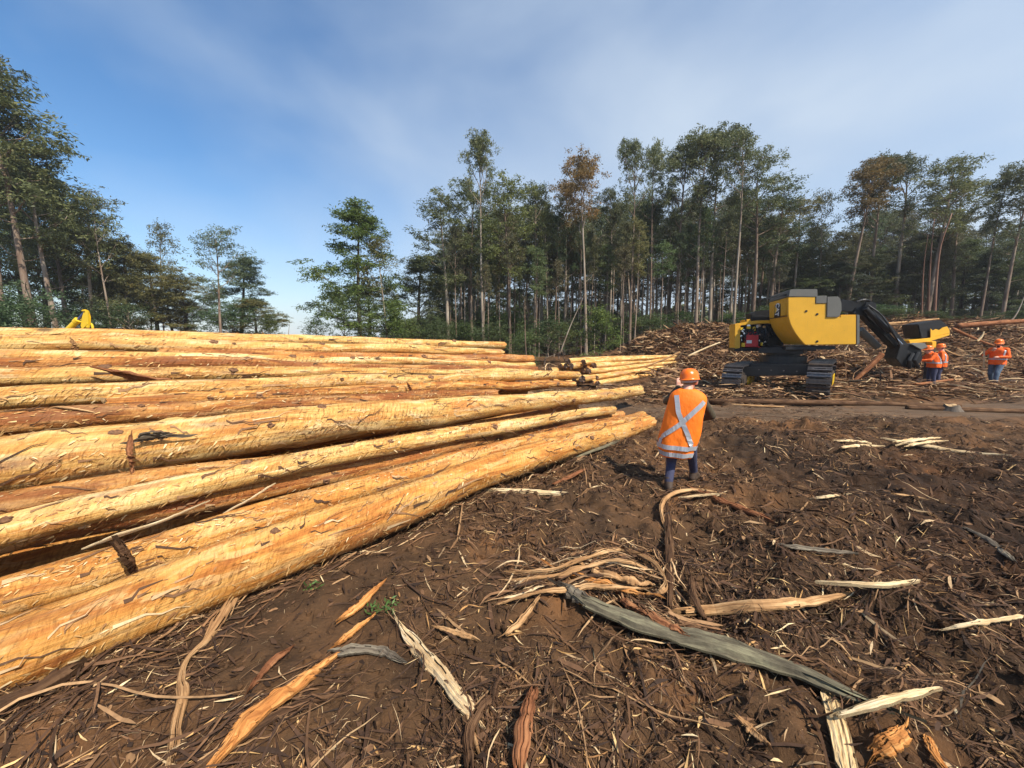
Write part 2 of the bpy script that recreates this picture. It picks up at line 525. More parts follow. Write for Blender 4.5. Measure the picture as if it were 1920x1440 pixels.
    at = nt.nodes.new('ShaderNodeAttribute'); at.attribute_type = 'OBJECT'; at.attribute_name = '["bark_left"]'
    remk = math_node(nt, 'ADD', rem, math_node(nt, 'SUBTRACT', at.outputs['Fac'], 0.5))
    rrem = ramp_node(nt, [(0.53, (0, 0, 0)), (0.66, (1, 1, 1))]); nt.links.new(remk, rrem.inputs['Fac'])
    rb = ramp_node(nt, [(0.3, (0.16, 0.058, 0.022)), (0.7, (0.40, 0.17, 0.062))]); nt.links.new(fib, rb.inputs['Fac'])
    c = mix_node(nt, math_node(nt, 'MULTIPLY', rrem.outputs['Color'], 0.85), c, rb.outputs['Color'])
    kn = nt.nodes.new('ShaderNodeTexVoronoi'); kn.inputs['Scale'].default_value = 1.0
    mk = nt.nodes.new('ShaderNodeMapping'); mk.inputs['Scale'].default_value = (1.1, 2.4, 1)
    nt.links.new(P, mk.inputs['Vector']); nt.links.new(mk.outputs['Vector'], kn.inputs['Vector'])
    rk = ramp_node(nt, [(0.05, (1, 1, 1)), (0.10, (0, 0, 0))]); nt.links.new(kn.outputs['Distance'], rk.inputs['Fac'])
    c = mix_node(nt, math_node(nt, 'MULTIPLY', rk.outputs['Color'], 0.8), c, (0.075, 0.045, 0.03))
    gr = noise_node(nt, P, 1.0, 5, 0.6, (0.8, 6.0, 1))
    rg = ramp_node(nt, [(0.57, (0, 0, 0)), (0.68, (0.8, 0.8, 0.8))]); nt.links.new(gr, rg.inputs['Fac'])
    c = mix_node(nt, math_node(nt, 'MULTIPLY', rg.outputs['Color'], 0.6), c, (0.27, 0.215, 0.16))
    c = mix_node(nt, 1.0, c, oi.outputs['Color'], 'MULTIPLY')
    nt.links.new(c, b.inputs['Base Color'])
    b.inputs['Roughness'].default_value = 0.62
    b.inputs['Specular IOR Level'].default_value = 0.3
    h = math_node(nt, 'SUBTRACT', math_node(nt, 'MULTIPLY', fib, 0.5), math_node(nt, 'MULTIPLY', cut, 0.6))
    h = math_node(nt, 'ADD', h, math_node(nt, 'MULTIPLY', rrem.outputs['Color'], 0.35))
    h = math_node(nt, 'ADD', h, math_node(nt, 'MULTIPLY', shag, 0.7))
    bump_node(nt, b, h, 1.0, 0.022)
    return m

def strip_mat(name, dark, mid, light, sc=(2.0, 60.0, 1)):
    """bark or split wood; uv: along, across"""
    m, nt, b = mat(name)
    uv = nt.nodes.new('ShaderNodeUVMap').outputs['UV']
    oi = nt.nodes.new('ShaderNodeObjectInfo')
    off = nt.nodes.new('ShaderNodeVectorMath'); off.operation = 'ADD'
    comb = nt.nodes.new('ShaderNodeCombineXYZ')
    k = math_node(nt, 'MULTIPLY', oi.outputs['Random'], 31.0)
    nt.links.new(k, comb.inputs[0]); nt.links.new(k, comb.inputs[1])
    nt.links.new(uv, off.inputs[0]); nt.links.new(comb.outputs[0], off.inputs[1])
    f = noise_node(nt, off.outputs[0], 1.0, 7, 0.7, sc)
    g = noise_node(nt, off.outputs[0], 1.0, 4, 0.6, (3, 9, 1))
    k = math_node(nt, 'ADD', math_node(nt, 'MULTIPLY', f, 0.6), math_node(nt, 'MULTIPLY', g, 0.4))
    r = ramp_node(nt, [(0.36, dark), (0.5, mid), (0.63, light)]); nt.links.new(k, r.inputs['Fac'])
    nt.links.new(r.outputs['Color'], b.inputs['Base Color'])
    b.inputs['Roughness'].default_value = 0.8
    b.inputs['Specular IOR Level'].default_value = 0.08
    bump_node(nt, b, f, 1.0, 0.014)
    return m

M = {}
M['soil'] = soil_mat()
M['wood'] = log_mat()
M['end'] = simple('cut_end_grain', (0.42, 0.27, 0.13), 0.8, var=0.45, scale=14, bump=0.4, dirt=(0.10, 0.055, 0.03))
M['end_dark'] = simple('weathered_cut_end', (0.15, 0.085, 0.05), 0.85, var=0.4, scale=14, bump=0.4)
M['splinter'] = island_mat('splinter_wood', [(0, (0.26, 0.12, 0.045)), (0.45, (0.50, 0.28, 0.10)), (0.85, (0.64, 0.42, 0.18)), (1, (0.74, 0.58, 0.33))])
M['chip'] = island_mat('chips', [(0, (0.050, 0.026, 0.014)), (0.40, (0.12, 0.060, 0.028)), (0.66, (0.24, 0.125, 0.056)), (0.86, (0.44, 0.26, 0.115)), (1, (0.74, 0.56, 0.32))])
M['shred'] = island_mat('bark_shreds', [(0, (0.038, 0.021, 0.013)), (0.5, (0.085, 0.042, 0.021)), (0.78, (0.17, 0.086, 0.04)), (0.94, (0.33, 0.19, 0.088)), (1, (0.56, 0.40, 0.22))])
M['slash'] = island_mat('slash', [(0, (0.045, 0.024, 0.014)), (0.38, (0.12, 0.058, 0.027)), (0.66, (0.25, 0.13, 0.060)), (0.88, (0.42, 0.25, 0.12)), (1, (0.66, 0.49, 0.28))])
M['bark_tan'] = strip_mat('bark_tan', (0.16, 0.075, 0.032), (0.42, 0.235, 0.105), (0.66, 0.43, 0.22))
M['bark_orange'] = strip_mat('bark_orange', (0.20, 0.065, 0.02), (0.55, 0.23, 0.065), (0.74, 0.42, 0.16))
M['bark_dark'] = strip_mat('bark_dark', (0.030, 0.018, 0.012), (0.095, 0.050, 0.027), (0.22, 0.125, 0.065))
M['bark_red'] = strip_mat('bark_red', (0.085, 0.032, 0.015), (0.25, 0.10, 0.045), (0.42, 0.20, 0.09))
M['bark_grey'] = strip_mat('bark_grey', (0.055, 0.042, 0.032), (0.15, 0.120, 0.088), (0.27, 0.235, 0.17))
M['bark_lichen'] = strip_mat('bark_lichen', (0.052, 0.042, 0.030), (0.150, 0.128, 0.084), (0.30, 0.275, 0.165), (3, 30, 1))
M['wood_pale'] = strip_mat('split_wood_pale', (0.36, 0.22, 0.10), (0.64, 0.46, 0.25), (0.82, 0.69, 0.46))
M['wood_sawn'] = strip_mat('sawn_wood', (0.40, 0.25, 0.11), (0.60, 0.42, 0.21), (0.72, 0.55, 0.32), (5, 40, 1))

# ------------------------------------------------------------------ ground sheet
def axis_coords(lo, hi, fine, far_lo, far_hi, g):
    a = list(np.arange(lo, hi + 1e-6, fine))
    s = fine; p = a[-1]
    while p < far_hi:
        s *= g; s = min(s, 60); p += s; a.append(p)
    s = fine; p = a[0]
    while p > far_lo:
        s *= g; s = min(s, 60); p -= s; a.insert(0, p)
    return np.array(a)

gx = axis_coords(-5.0, 8.5, 0.042, -290, 290, 1.036)
gy = axis_coords(0.4, 11.8, 0.042, -60, 400, 1.036)
GX, GY = np.meshgrid(gx, gy)
GZ = ground(GX, GY)
nxg, nyg = len(gx), len(gy)
idx = np.arange(nxg * nyg).reshape(nyg, nxg)
gf = np.stack([idx[:-1, :-1].ravel(), idx[:-1, 1:].ravel(), idx[1:, 1:].ravel(), idx[1:, :-1].ravel()], 1)
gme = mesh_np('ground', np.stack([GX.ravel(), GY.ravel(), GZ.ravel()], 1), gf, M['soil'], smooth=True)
at_ = gme.attributes.new('track', 'FLOAT', 'POINT')
tmv = track_mask(GX, GY) * np.clip(0.9 + 0.9 * fbm(GX * 1.3, GY * 2.5, 61, 4), 0, 1)
at_.data.foreach_set('value', tmv.ravel().astype(np.float32))
at2 = gme.attributes.new('dark_right', 'FLOAT', 'POINT')
dk_mask = np.clip(sstep(0.8, 3.6, GX - 0.25 * GY + 1.2 * fbm(GX * 0.9, GY * 0.9, 71, 4)) * (1 - sstep(5.2, 7.5, GY)), 0, 1)  # near right part of the sheet where the soil colour goes darker
at2.data.foreach_set('value', dk_mask.ravel().astype(np.float32))
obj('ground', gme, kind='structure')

M['rot'] = island_mat('rotted_bark', [(0, (0.022, 0.013, 0.009)), (0.5, (0.055, 0.029, 0.016)), (0.9, (0.11, 0.056, 0.028)), (1, (0.18, 0.095, 0.045))])
# ------------------------------------------------------------------ loose litter
def ribbon_mesh(name, x, y, L_, W_, phi, kappa, lift, arch, roll, K, m, zfun=ground, pitch=None):
    n = len(x)
    s = np.linspace(-0.5, 0.5, K + 1)[None, :] * L_[:, None]
    ang = phi[:, None] + kappa[:, None] * s * 0.5
    px = x[:, None] + s * np.cos(ang); py = y[:, None] + s * np.sin(ang)
    u = np.linspace(-1, 1, K + 1)[None, :]
    zb = zfun(px, py) if zfun is not None else 0
    zc = zfun(x, y)[:, None]
    z = np.maximum(zb, zc * 0.5 + zb * 0.5) + lift[:, None] + arch[:, None] * (1 - u * u) * L_[:, None]
    if pitch is not None:
        z = zc + lift[:, None] + arch[:, None] * (1 - u * u) * L_[:, None] + np.sin(pitch)[:, None] * s
        px = x[:, None] + s * np.cos(ang) * np.cos(pitch)[:, None]; py = y[:, None] + s * np.sin(ang) * np.cos(pitch)[:, None]
    w = W_[:, None] * 0.5 * np.clip(1.15 - np.abs(u) ** 3 * 1.0, 0.12, 1) * (0.85 + 0.3 * rng.random((n, K + 1)))
    hd = ang + kappa[:, None] * s * 0.5
    nx = -np.sin(hd); ny = np.cos(hd)
    cr = np.cos(roll)[:, None] * w; sr = np.sin(roll)[:, None] * w
    A = np.stack([px + nx * cr, py + ny * cr, z + sr], 2)
    B = np.stack([px - nx * cr, py - ny * cr, z - sr], 2)
    V = np.stack([A, B], 2).reshape(n, (K + 1) * 2, 3)
    base = (np.arange(n) * (K + 1) * 2)[:, None, None]
    q = np.array([[2 * k, 2 * k + 1, 2 * k + 3, 2 * k + 2] for k in range(K)])[None]
    Fq = (base + q).reshape(-1, 4)
    return mesh_np(name, V.reshape(-1, 3), Fq, m)

def in_pile(x, y):
    s = -math.cos(R(43)) * x + math.sin(R(43)) * y
    return (s > 3.75) & (y < 10.2) & (s < 7.0) & (x < 3.5)

def scatter(n, r0, r1, amin, amax, power=1.0):
    """points in a sector of the clearing, denser close by"""
    r = r0 + (r1 - r0) * rng.random(n) ** power
    a = amin + (amax - amin) * rng.random(n)
    x = r * np.sin(a); y = r * np.cos(a)
    return x, y

def litter(name, label, n, r0, r1, Lr, Wr, m, K=3, power=1.3, lift=(0.0, 0.01), curve=2.0, archr=0.08, clump=0.0, roll=0.5, trackthin=0.65):
    n = int(n * 1.28)
    x, y = scatter(n, r0, r1, R(-66), R(98), power)
    keep = ~in_pile(x, y) & (y > -1.5)
    dens = 0.5 + 2.0 * fbm(x * 0.8, y * 0.8, 131, 4)
    keep &= rng.random(n) < np.clip(1 - clump + clump * dens * 1.6, 0.04, 1)
    keep &= rng.random(n) > trackthin * track_mask(x, y)
    x, y = x[keep], y[keep]; n = len(x)
    L_ = Lr[0] + (Lr[1] - Lr[0]) * rng.random(n) ** 2.2
    W_ = Wr[0] + (Wr[1] - Wr[0]) * rng.random(n) ** 1.6
    me = ribbon_mesh(name, x, y, L_, W_, rng.random(n) * 2 * math.pi, rng.normal(0, curve, n) , lift[0] + (lift[1] - lift[0]) * rng.random(n),
                     rng.normal(0, archr, n).clip(-0.02, 0.25), rng.normal(0, roll, n), K, m)
    return obj(name, me, label=label, cat='litter', kind='stuff')

litter('wood_chips', 'small pale and brown wood chips strewn over the soil', 95000, 1.0, 13.0, (0.010, 0.055), (0.003, 0.012), M['chip'], 1, 1.1, (0.002, 0.012), 0, 0.02, 0.55)
litter('bark_shreds', 'shredded brown bark fibres matted over the soil', 76000, 1.0, 13.5, (0.03, 0.22), (0.002, 0.008), M['shred'], 3, 1.15, (0.002, 0.022), 3.0, 0.05, 0.95)
litter('bark_flakes', 'broad flakes of brown bark pressed into the mud', 5200, 1.0, 14.0, (0.05, 0.32), (0.008, 0.030), M['shred'], 4, 1.1, (0.004, 0.02), 1.0, 0.04, 0.7, 0.6)
litter('bark_strings', 'long stringy bark strips tangled on the ground', 2600, 1.2, 15.0, (0.25, 0.9), (0.004, 0.016), M['shred'], 8, 1.1, (0.008, 0.045), 0.9, 0.03, 0.75, 0.7)
litter('splinter_litter', 'bright pale splinters scattered over dark soil', 5000, 1.2, 14.0, (0.03, 0.18), (0.003, 0.012), M['splinter'], 3, 1.1, (0.006, 0.03), 1.0, 0.03, 0.6, 0.5)

litter('bark_rubble', 'coarse bark rubble covering the soil beyond the coil', 26000, 2.5, 14.5, (0.04, 0.30), (0.004, 0.024), M['shred'], 3, 0.8, (0.004, 0.04), 0.8, 0.04, 0.65, 0.7)
litter('dark_rubble', 'dark rotted bark bits trodden into the mud', 26000, 1.2, 14.0, (0.03, 0.18), (0.008, 0.03), M['rot'], 2, 0.9, (0.0, 0.025), 0.8, 0.04, 0.5, 0.9)
# dirt clods kicked up in front
def clods(n):
    x, y = scatter(n, 1.2, 9.0, R(-40), R(62), 1.1)
    k = ~in_pile(x, y) & (rng.random(n) > track_mask(x, y)); x, y = x[k], y[k]; n = len(x)
    t = (1 + 5 ** .5) / 2
    iv = np.array([(-1, t, 0), (1, t, 0), (-1, -t, 0), (1, -t, 0), (0, -1, t), (0, 1, t), (0, -1, -t), (0, 1, -t), (t, 0, -1), (t, 0, 1), (-t, 0, -1), (-t, 0, 1)]) / 1.9
    it = np.array([(0, 11, 5), (0, 5, 1), (0, 1, 7), (0, 7, 10), (0, 10, 11), (1, 5, 9), (5, 11, 4), (11, 10, 2), (10, 7, 6), (7, 1, 8), (3, 9, 4), (3, 4, 2), (3, 2, 6), (3, 6, 8), (3, 8, 9), (4, 9, 5), (2, 4, 11), (6, 2, 10), (8, 6, 7), (9, 8, 1)])
    r = 0.006 + 0.024 * rng.random(n) ** 3
    V = iv[None] * r[:, None, None] * (1 + 0.9 * (rng.random((n, 12, 1)) - 0.5)) * (1 + 0.9 * (rng.random((n, 1, 3)) - 0.5))
    V = V + np.stack([x, y, ground(x, y) + r * 0.3], 1)[:, None, :]
    Ft = (np.arange(n) * 12)[:, None, None] + it[None]
    return mesh_np('soil_clods', V.reshape(-1, 3), Ft.reshape(-1, 3), M['soil'], smooth=False)
obj('soil_clods', clods(5200), label='crumbs and clods of dark soil kicked over the ground', cat='soil', kind='stuff')

# slash heaps on the rise behind the machine
def slash(name, label, n, boxes, Lr, Wr, K=4, up=0.35, m=None, seed=3):
    xs, ys = [], []
    for (cx, cy, rx, ry, wgt) in boxes:
        k = int(n * wgt)
        xs.append(cx + rx * np.clip(rng.normal(0, 0.5, k), -1.2, 1.2)); ys.append(cy + ry * np.clip(rng.normal(0, 0.5, k), -1.2, 1.2))
    x = np.concatenate(xs); y = np.concatenate(ys); n = len(x)
    L_ = Lr[0] + (Lr[1] - Lr[0]) * rng.random(n) ** 2
    W_ = Wr[0] + (Wr[1] - Wr[0]) * rng.random(n) ** 1.5
    me = ribbon_mesh(name, x, y, L_, W_, rng.random(n) * 2 * math.pi, rng.normal(0, 0.8, n), 0.02 + 0.28 * rng.random(n) ** 1.5,
                     rng.normal(0.02, 0.05, n), rng.normal(0, 0.7, n), K, m or M['slash'], pitch=rng.normal(0.0, up, n))
    return obj(name, me, label=label, cat='slash', kind='stuff')

slash('bark_slash', 'heaped strips of torn brown bark on the rise behind the machine', 17000,
      [(13.2, 26.6, 4.4, 3.0, 0.26), (9.6, 25.0, 3.6, 3.0, 0.12), (2.6, 20.6, 0.7, 0.6, 0.02), (11, 20, 6.0, 3.6, 0.22), (19, 19.8, 5.0, 3.6, 0.18), (27, 22, 8, 5, 0.20)],
      (0.25, 1.6), (0.02, 0.11), 4, 0.32)
slash('twig_slash', 'thin broken branches and twigs sprawling across the slash heap', 2600,
      [(12, 22, 7, 5, 0.35), (20, 19.5, 7, 3.5, 0.35), (27, 23, 8, 5, 0.30)], (0.7, 3.0), (0.015, 0.045), 6, 0.28)
slash('roadside_slash', 'flattened bark and sticks along the far edge of the track', 5200,
      [(7, 12.7, 5.5, 1.4, 0.35), (14, 13.4, 6, 1.7, 0.4), (18.5, 14.2, 5, 2.2, 0.25)], (0.12, 1.1), (0.01, 0.06), 4, 0.10)

# ------------------------------------------------------------------ felled logs
M['knot'] = simple('knot_wood', (0.20, 0.095, 0.042), 0.75, var=0.6, scale=45, bump=0.5, dirt=(0.05, 0.032, 0.024))
LA = R(43.0)
LU = np.array((math.sin(LA), math.cos(LA), 0.0))       # direction the logs run (away, to the right)
LN = np.array((-math.cos(LA), math.sin(LA), 0.0))      # across the stack, away from the camera

def catmull(P, t):
    """P (k,m) control rows, t in [0,1]"""
    P = np.asarray(P, float); k = len(P)
    if k == 2:
        return P[0][None] * (1 - t)[:, None] + P[1][None] * t[:, None]
    d = np.concatenate([[0], np.cumsum(np.linalg.norm(np.diff(P[:, :3], axis=0), axis=1))]); d /= d[-1]
    out = np.zeros((len(t), P.shape[1]))
    m = np.zeros_like(P)
    m[1:-1] = (P[2:] - P[:-2]) / (d[2:] - d[:-2])[:, None]
    m[0] = (P[1] - P[0]) / (d[1] - d[0]); m[-1] = (P[-1] - P[-2]) / (d[-1] - d[-2])
    i = np.clip(np.searchsorted(d, t, side='right') - 1, 0, k - 2)
    h = (d[i + 1] - d[i]); x = (t - d[i]) / h
    h00 = 2 * x**3 - 3 * x**2 + 1; h10 = x**3 - 2 * x**2 + x; h01 = -2 * x**3 + 3 * x**2; h11 = x**3 - x**2
    return h00[:, None] * P[i] + (h10 * h)[:, None] * m[i] + h01[:, None] * P[i + 1] + (h11 * h)[:, None] * m[i + 1]

def tint(o, t):
    o.color = (t[0], t[1], t[2], 1.0)

def make_log(P, rad, label, tintc=(1, 1, 1), bark=0.5, nl=150, ns=30, flakes=500, lump=0.05, seed=1, group=None, ends='end', name='log', flk=(0.015, 0.05), wob=0.05):
    P = np.asarray(P, float); rad = np.asarray(rad, float)
    t = np.linspace(0, 1, nl)
    PR = catmull(np.column_stack([P, rad]), t)
    C, rr = PR[:, :3].copy(), PR[:, 3].copy()
    dd_ = np.linspace(0, np.linalg.norm(C[-1] - C[0]), nl)
    C[:, 2] += wob * fbm(dd_ * 0.45, dd_ * 0 + seed * 3.3, seed + 11, 3); C[:, :2] += (wob * fbm(dd_ * 0.4, dd_ * 0 + seed * 5.1, seed + 17, 3))[:, None] * LN[None, :2]
    rr *= 1 + 0.16 * fbm(dd_ * 0.7, dd_ * 0 + seed, seed + 23, 3)
    length = np.concatenate([[0], np.cumsum(np.linalg.norm(np.diff(C, axis=0), axis=1))])
    T = np.gradient(C, axis=0); T /= np.linalg.norm(T, axis=1)[:, None]
    S = np.cross(T, np.array((0, 0, 1.0))); S /= np.linalg.norm(S, axis=1)[:, None]
    U = np.cross(S, T)
    th = np.arange(ns) * 2 * math.pi / ns
    TH, LL = np.meshgrid(th, length)
    cx = np.cos(TH) * 1.2; cy = np.sin(TH) * 1.2
    k = lump * (1.3 * fbm(LL * 0.9 + cx * 0.8, cy * 0.8 + seed * 7.7, seed, 3) + 0.35 * fbm(LL * 7 + cx * 3, cy * 5 + seed, seed + 5, 3))
    # knots: a few local swellings
    r_ = np.random.default_rng(seed)
    for _ in range(max(2, int(length[-1] * 0.55))):
        l0 = r_.random() * length[-1]; a0 = r_.random() * 2 * math.pi
        da = np.angle(np.exp(1j * (TH - a0)))
        k = k + 0.11 * np.exp(-((LL - l0) / 0.07) ** 2 - (da / 0.33) ** 2)
    RR = rr[:, None] * (1 + k)
    jit = 0.035 * r_.normal(0, 1, (2, ns)) * rr.mean() / 0.15
    V = C[:, None, :] + RR[:, :, None] * (np.cos(TH)[:, :, None] * S[:, None, :] + np.sin(TH)[:, :, None] * U[:, None, :])
    V[0] += T[0] * jit[0][:, None]; V[-1] += T[-1] * jit[1][:, None]
    uvv = np.stack([LL, TH * rr.mean()], 2)
    # repeat the seam column so that the mapping closes
    V2 = np.concatenate([V, V[:, :1]], 1)
    uv2 = np.concatenate([uvv, np.stack([LL[:, :1], np.full((nl, 1), 2 * math.pi * rr.mean())], 2)], 1)
    w = ns + 1
    I = np.arange(nl * w).reshape(nl, w)
    Q = np.stack([I[:-1, :-1].ravel(), I[1:, :-1].ravel(), I[1:, 1:].ravel(), I[:-1, 1:].ravel()], 1)
    me = mesh_np('log', V2.reshape(-1, 3), Q[:, ::-1], M['wood'], smooth=True, uv=uv2.reshape(-1, 2))
    o = obj(name, me, label=label, cat='log', group=group)
    o['bark_left'] = float(bark); tint(o, tintc)
    for e, sgn in ((0, -1), (nl - 1, 1)):
        ring = V[e]; c = C[e] + T[e] * sgn * 0.012
        inner = C[e] + T[e] * sgn * 0.012 + (ring - C[e]) * 0.55
        rim = C[e] + T[e] * sgn * 0.004 + (ring - C[e]) * 0.995
        vv = np.concatenate([rim, inner, c[None]])
        i = np.arange(ns); j = (i + 1) % ns
        q = np.stack([i, j, j + ns, i + ns], 1); tr = np.stack([i + ns, j + ns, np.full(ns, 2 * ns)], 1)
        if sgn < 0: q = q[:, ::-1]; tr = tr[:, ::-1]
        obj('cut_end', mesh_np('cut_end', vv, [q, tr], M[ends]), o)
    if flakes > 900:
        for _ in range(max(2, int(length[-1] * 0.45))):
            i_ = int(r_.integers(12, nl - 6)); a_ = R(95) + r_.normal(0, 0.75) - R(50); j_ = int((a_ % (2 * math.pi)) / (2 * math.pi) * ns) % ns
            if np.dot(np.cos(th[j_]) * S[i_] + np.sin(th[j_]) * U[i_], CAM - C[i_]) < 0: continue
            nn_ = np.cos(th[j_]) * S[i_] + np.sin(th[j_]) * U[i_]; tt_ = np.cross(T[i_], nn_); rk_ = 0.012 + 0.020 * r_.random(); p_ = V[i_, j_]
            n_ = 11; vs_ = []; fs_ = []
            for q_, (kr, kh) in enumerate(((1.5, -0.012), (1.12, 0.005), (0.9, 0.012 + 0.012 * r_.random()), (0.55, 0.006))):
                for a2 in np.arange(n_) * 2 * math.pi / n_:
                    kk = kr * (1 + 0.22 * r_.normal())
                    vs_.append(p_ + nn_ * kh + T[i_] * (1.5 * rk_ * kk * math.cos(a2)) + tt_ * (rk_ * kk * math.sin(a2)))
            for q_ in range(3):
                for k_ in range(n_): fs_.append((q_ * n_ + k_, q_ * n_ + (k_ + 1) % n_, (q_ + 1) * n_ + (k_ + 1) % n_, (q_ + 1) * n_ + k_))
            fs_.append(tuple(3 * n_ + k_ for k_ in range(n_)))
            mk_ = MB(); mk_.add(vs_, fs_); mk_.build('knot', M['knot'], o, smooth=True)
        shreds_on(o, V, T, S, U, length, nl, ns, int(flakes * 0.045), r_)
    if flakes:
        n = flakes
        li = r_.random(n) * (nl - 2)
        row = r_.random(n)
        rows = r_.random(6) * 2 * math.pi
        ai = np.where(row < 0.6, rows[r_.integers(0, 6, n)] + r_.normal(0, 0.13, n), r_.random(n) * 2 * math.pi) % (2 * math.pi)
        i0 = li.astype(int); j0 = (ai / (2 * math.pi) * ns).astype(int) % ns
        p = V[i0, j0] + T[i0] * ((li - i0) * (length[1]))[:, None]
        nn = np.cos(ai)[:, None] * S[i0] + np.sin(ai)[:, None] * U[i0]
        ta = np.cross(T[i0], nn)
        sg = np.where(r_.random(n) < 0.85, -1.0, 1.0)
        dirv = T[i0] * sg[:, None] * 0.8 + ta * (0.45 + 0.35 * r_.normal(0, 1, n))[:, None]
        dirv /= np.linalg.norm(dirv, axis=1)[:, None]
        Lf = flk[0] + (flk[1] - flk[0]) * r_.random(n) ** 2
        lf = Lf * np.abs(r_.normal(0, 0.26, n)).clip(0.02, 0.8)
        side = np.cross(nn, dirv)
        Wf = Lf * (0.05 + 0.11 * r_.random(n))
        p = p + nn * 0.002
        a = p - side * Wf[:, None]; b_ = p + side * Wf[:, None]
        mid = p + dirv * Lf[:, None] * 0.55 + nn * (lf * 0.35)[:, None]
        c1 = mid - side * Wf[:, None] * 0.8; c2 = mid + side * Wf[:, None] * 0.8
        tip = p + dirv * Lf[:, None] + nn * lf[:, None]
        VV = np.stack([a, b_, c2, c1, tip], 1).reshape(-1, 3)
        base = (np.arange(n) * 5)[:, None]
        obj('splinters', mesh_np('splinters', VV, [base + np.array([[0, 1, 2, 3]]), base + np.array([[3, 2, 4]])], M['splinter']), o, kind='stuff')
    return o

def shreds_on(o, V, T, S, U, length, nl, ns, n, r_):
    # longer torn bark fibres lying along the log
    i0 = r_.integers(4, nl - 10, n); a0 = r_.random(n) * 2 * math.pi
    K_ = 5; L_ = 0.06 + 0.30 * r_.random(n) ** 2; W_ = 0.004 + 0.012 * r_.random(n) ** 2
    dl = length[1]; drift = r_.normal(0, 0.5, n); VV = []
    lift = np.abs(r_.normal(0, 0.02, n))
    for k in range(K_ + 1):
        u = k / K_
        ii = np.clip(i0 + (u * L_ / dl), 0, nl - 1); ia = np.floor(ii).astype(int); ib = np.minimum(ia + 1, nl - 1); fr = (ii - ia)[:, None]
        aa = (a0 + drift * u * L_ * 4) % (2 * math.pi); ja = (aa / (2 * math.pi) * ns).astype(int) % ns
        p = V[ia, ja] * (1 - fr) + V[ib, ja] * fr
        nn = np.cos(aa)[:, None] * S[ia] + np.sin(aa)[:, None] * U[ia]
        tt = np.cross(T[ia], nn)
        p = p + nn * (0.004 + lift * u * u * 2.0)[:, None]
        w = (W_ * (1.1 - 0.9 * u))[:, None]
        VV += [p + tt * w, p - tt * w]
    A = np.stack(VV, 1).reshape(-1, 3)
    base = (np.arange(n) * 2 * (K_ + 1))[:, None, None]
    q = np.array([[2 * k, 2 * k + 1, 2 * k + 3, 2 * k + 2] for k in range(K_)])[None]
    obj('bark_fibres', mesh_np('bark_fibres', A, (base + q).reshape(-1, 4), M['slash']), o, kind='stuff')

S0 = None
def pile_pts(pxs, s):
    """photo points of a log's axis -> points in the vertical sheet at distance s across the stack"""
    return [on_plane(px, py, LN * s, LN) for px, py in pxs]

def extend(P, left=0.0, right=0.0):
    P = [np.asarray(p, float) for p in P]
    if left:
        d = P[0] - P[1]; d[2] *= 0.3; P.insert(0, P[0] + d / np.linalg.norm(d) * left)
    if right:
        d = P[-1] - P[-2]; d[2] *= 0.3; P.append(P[-1] + d / np.linalg.norm(d) * right)
    return P

pA = on_z(0, 1222, 0.20); S0 = float(np.dot(pA, LN))
Y1 = (1.0, 0.94, 0.83); OR = (0.95, 0.74, 0.52); RD = (0.80, 0.58, 0.44); PALE = (1.06, 1.02, 0.94); BR = (0.80, 0.60, 0.46)
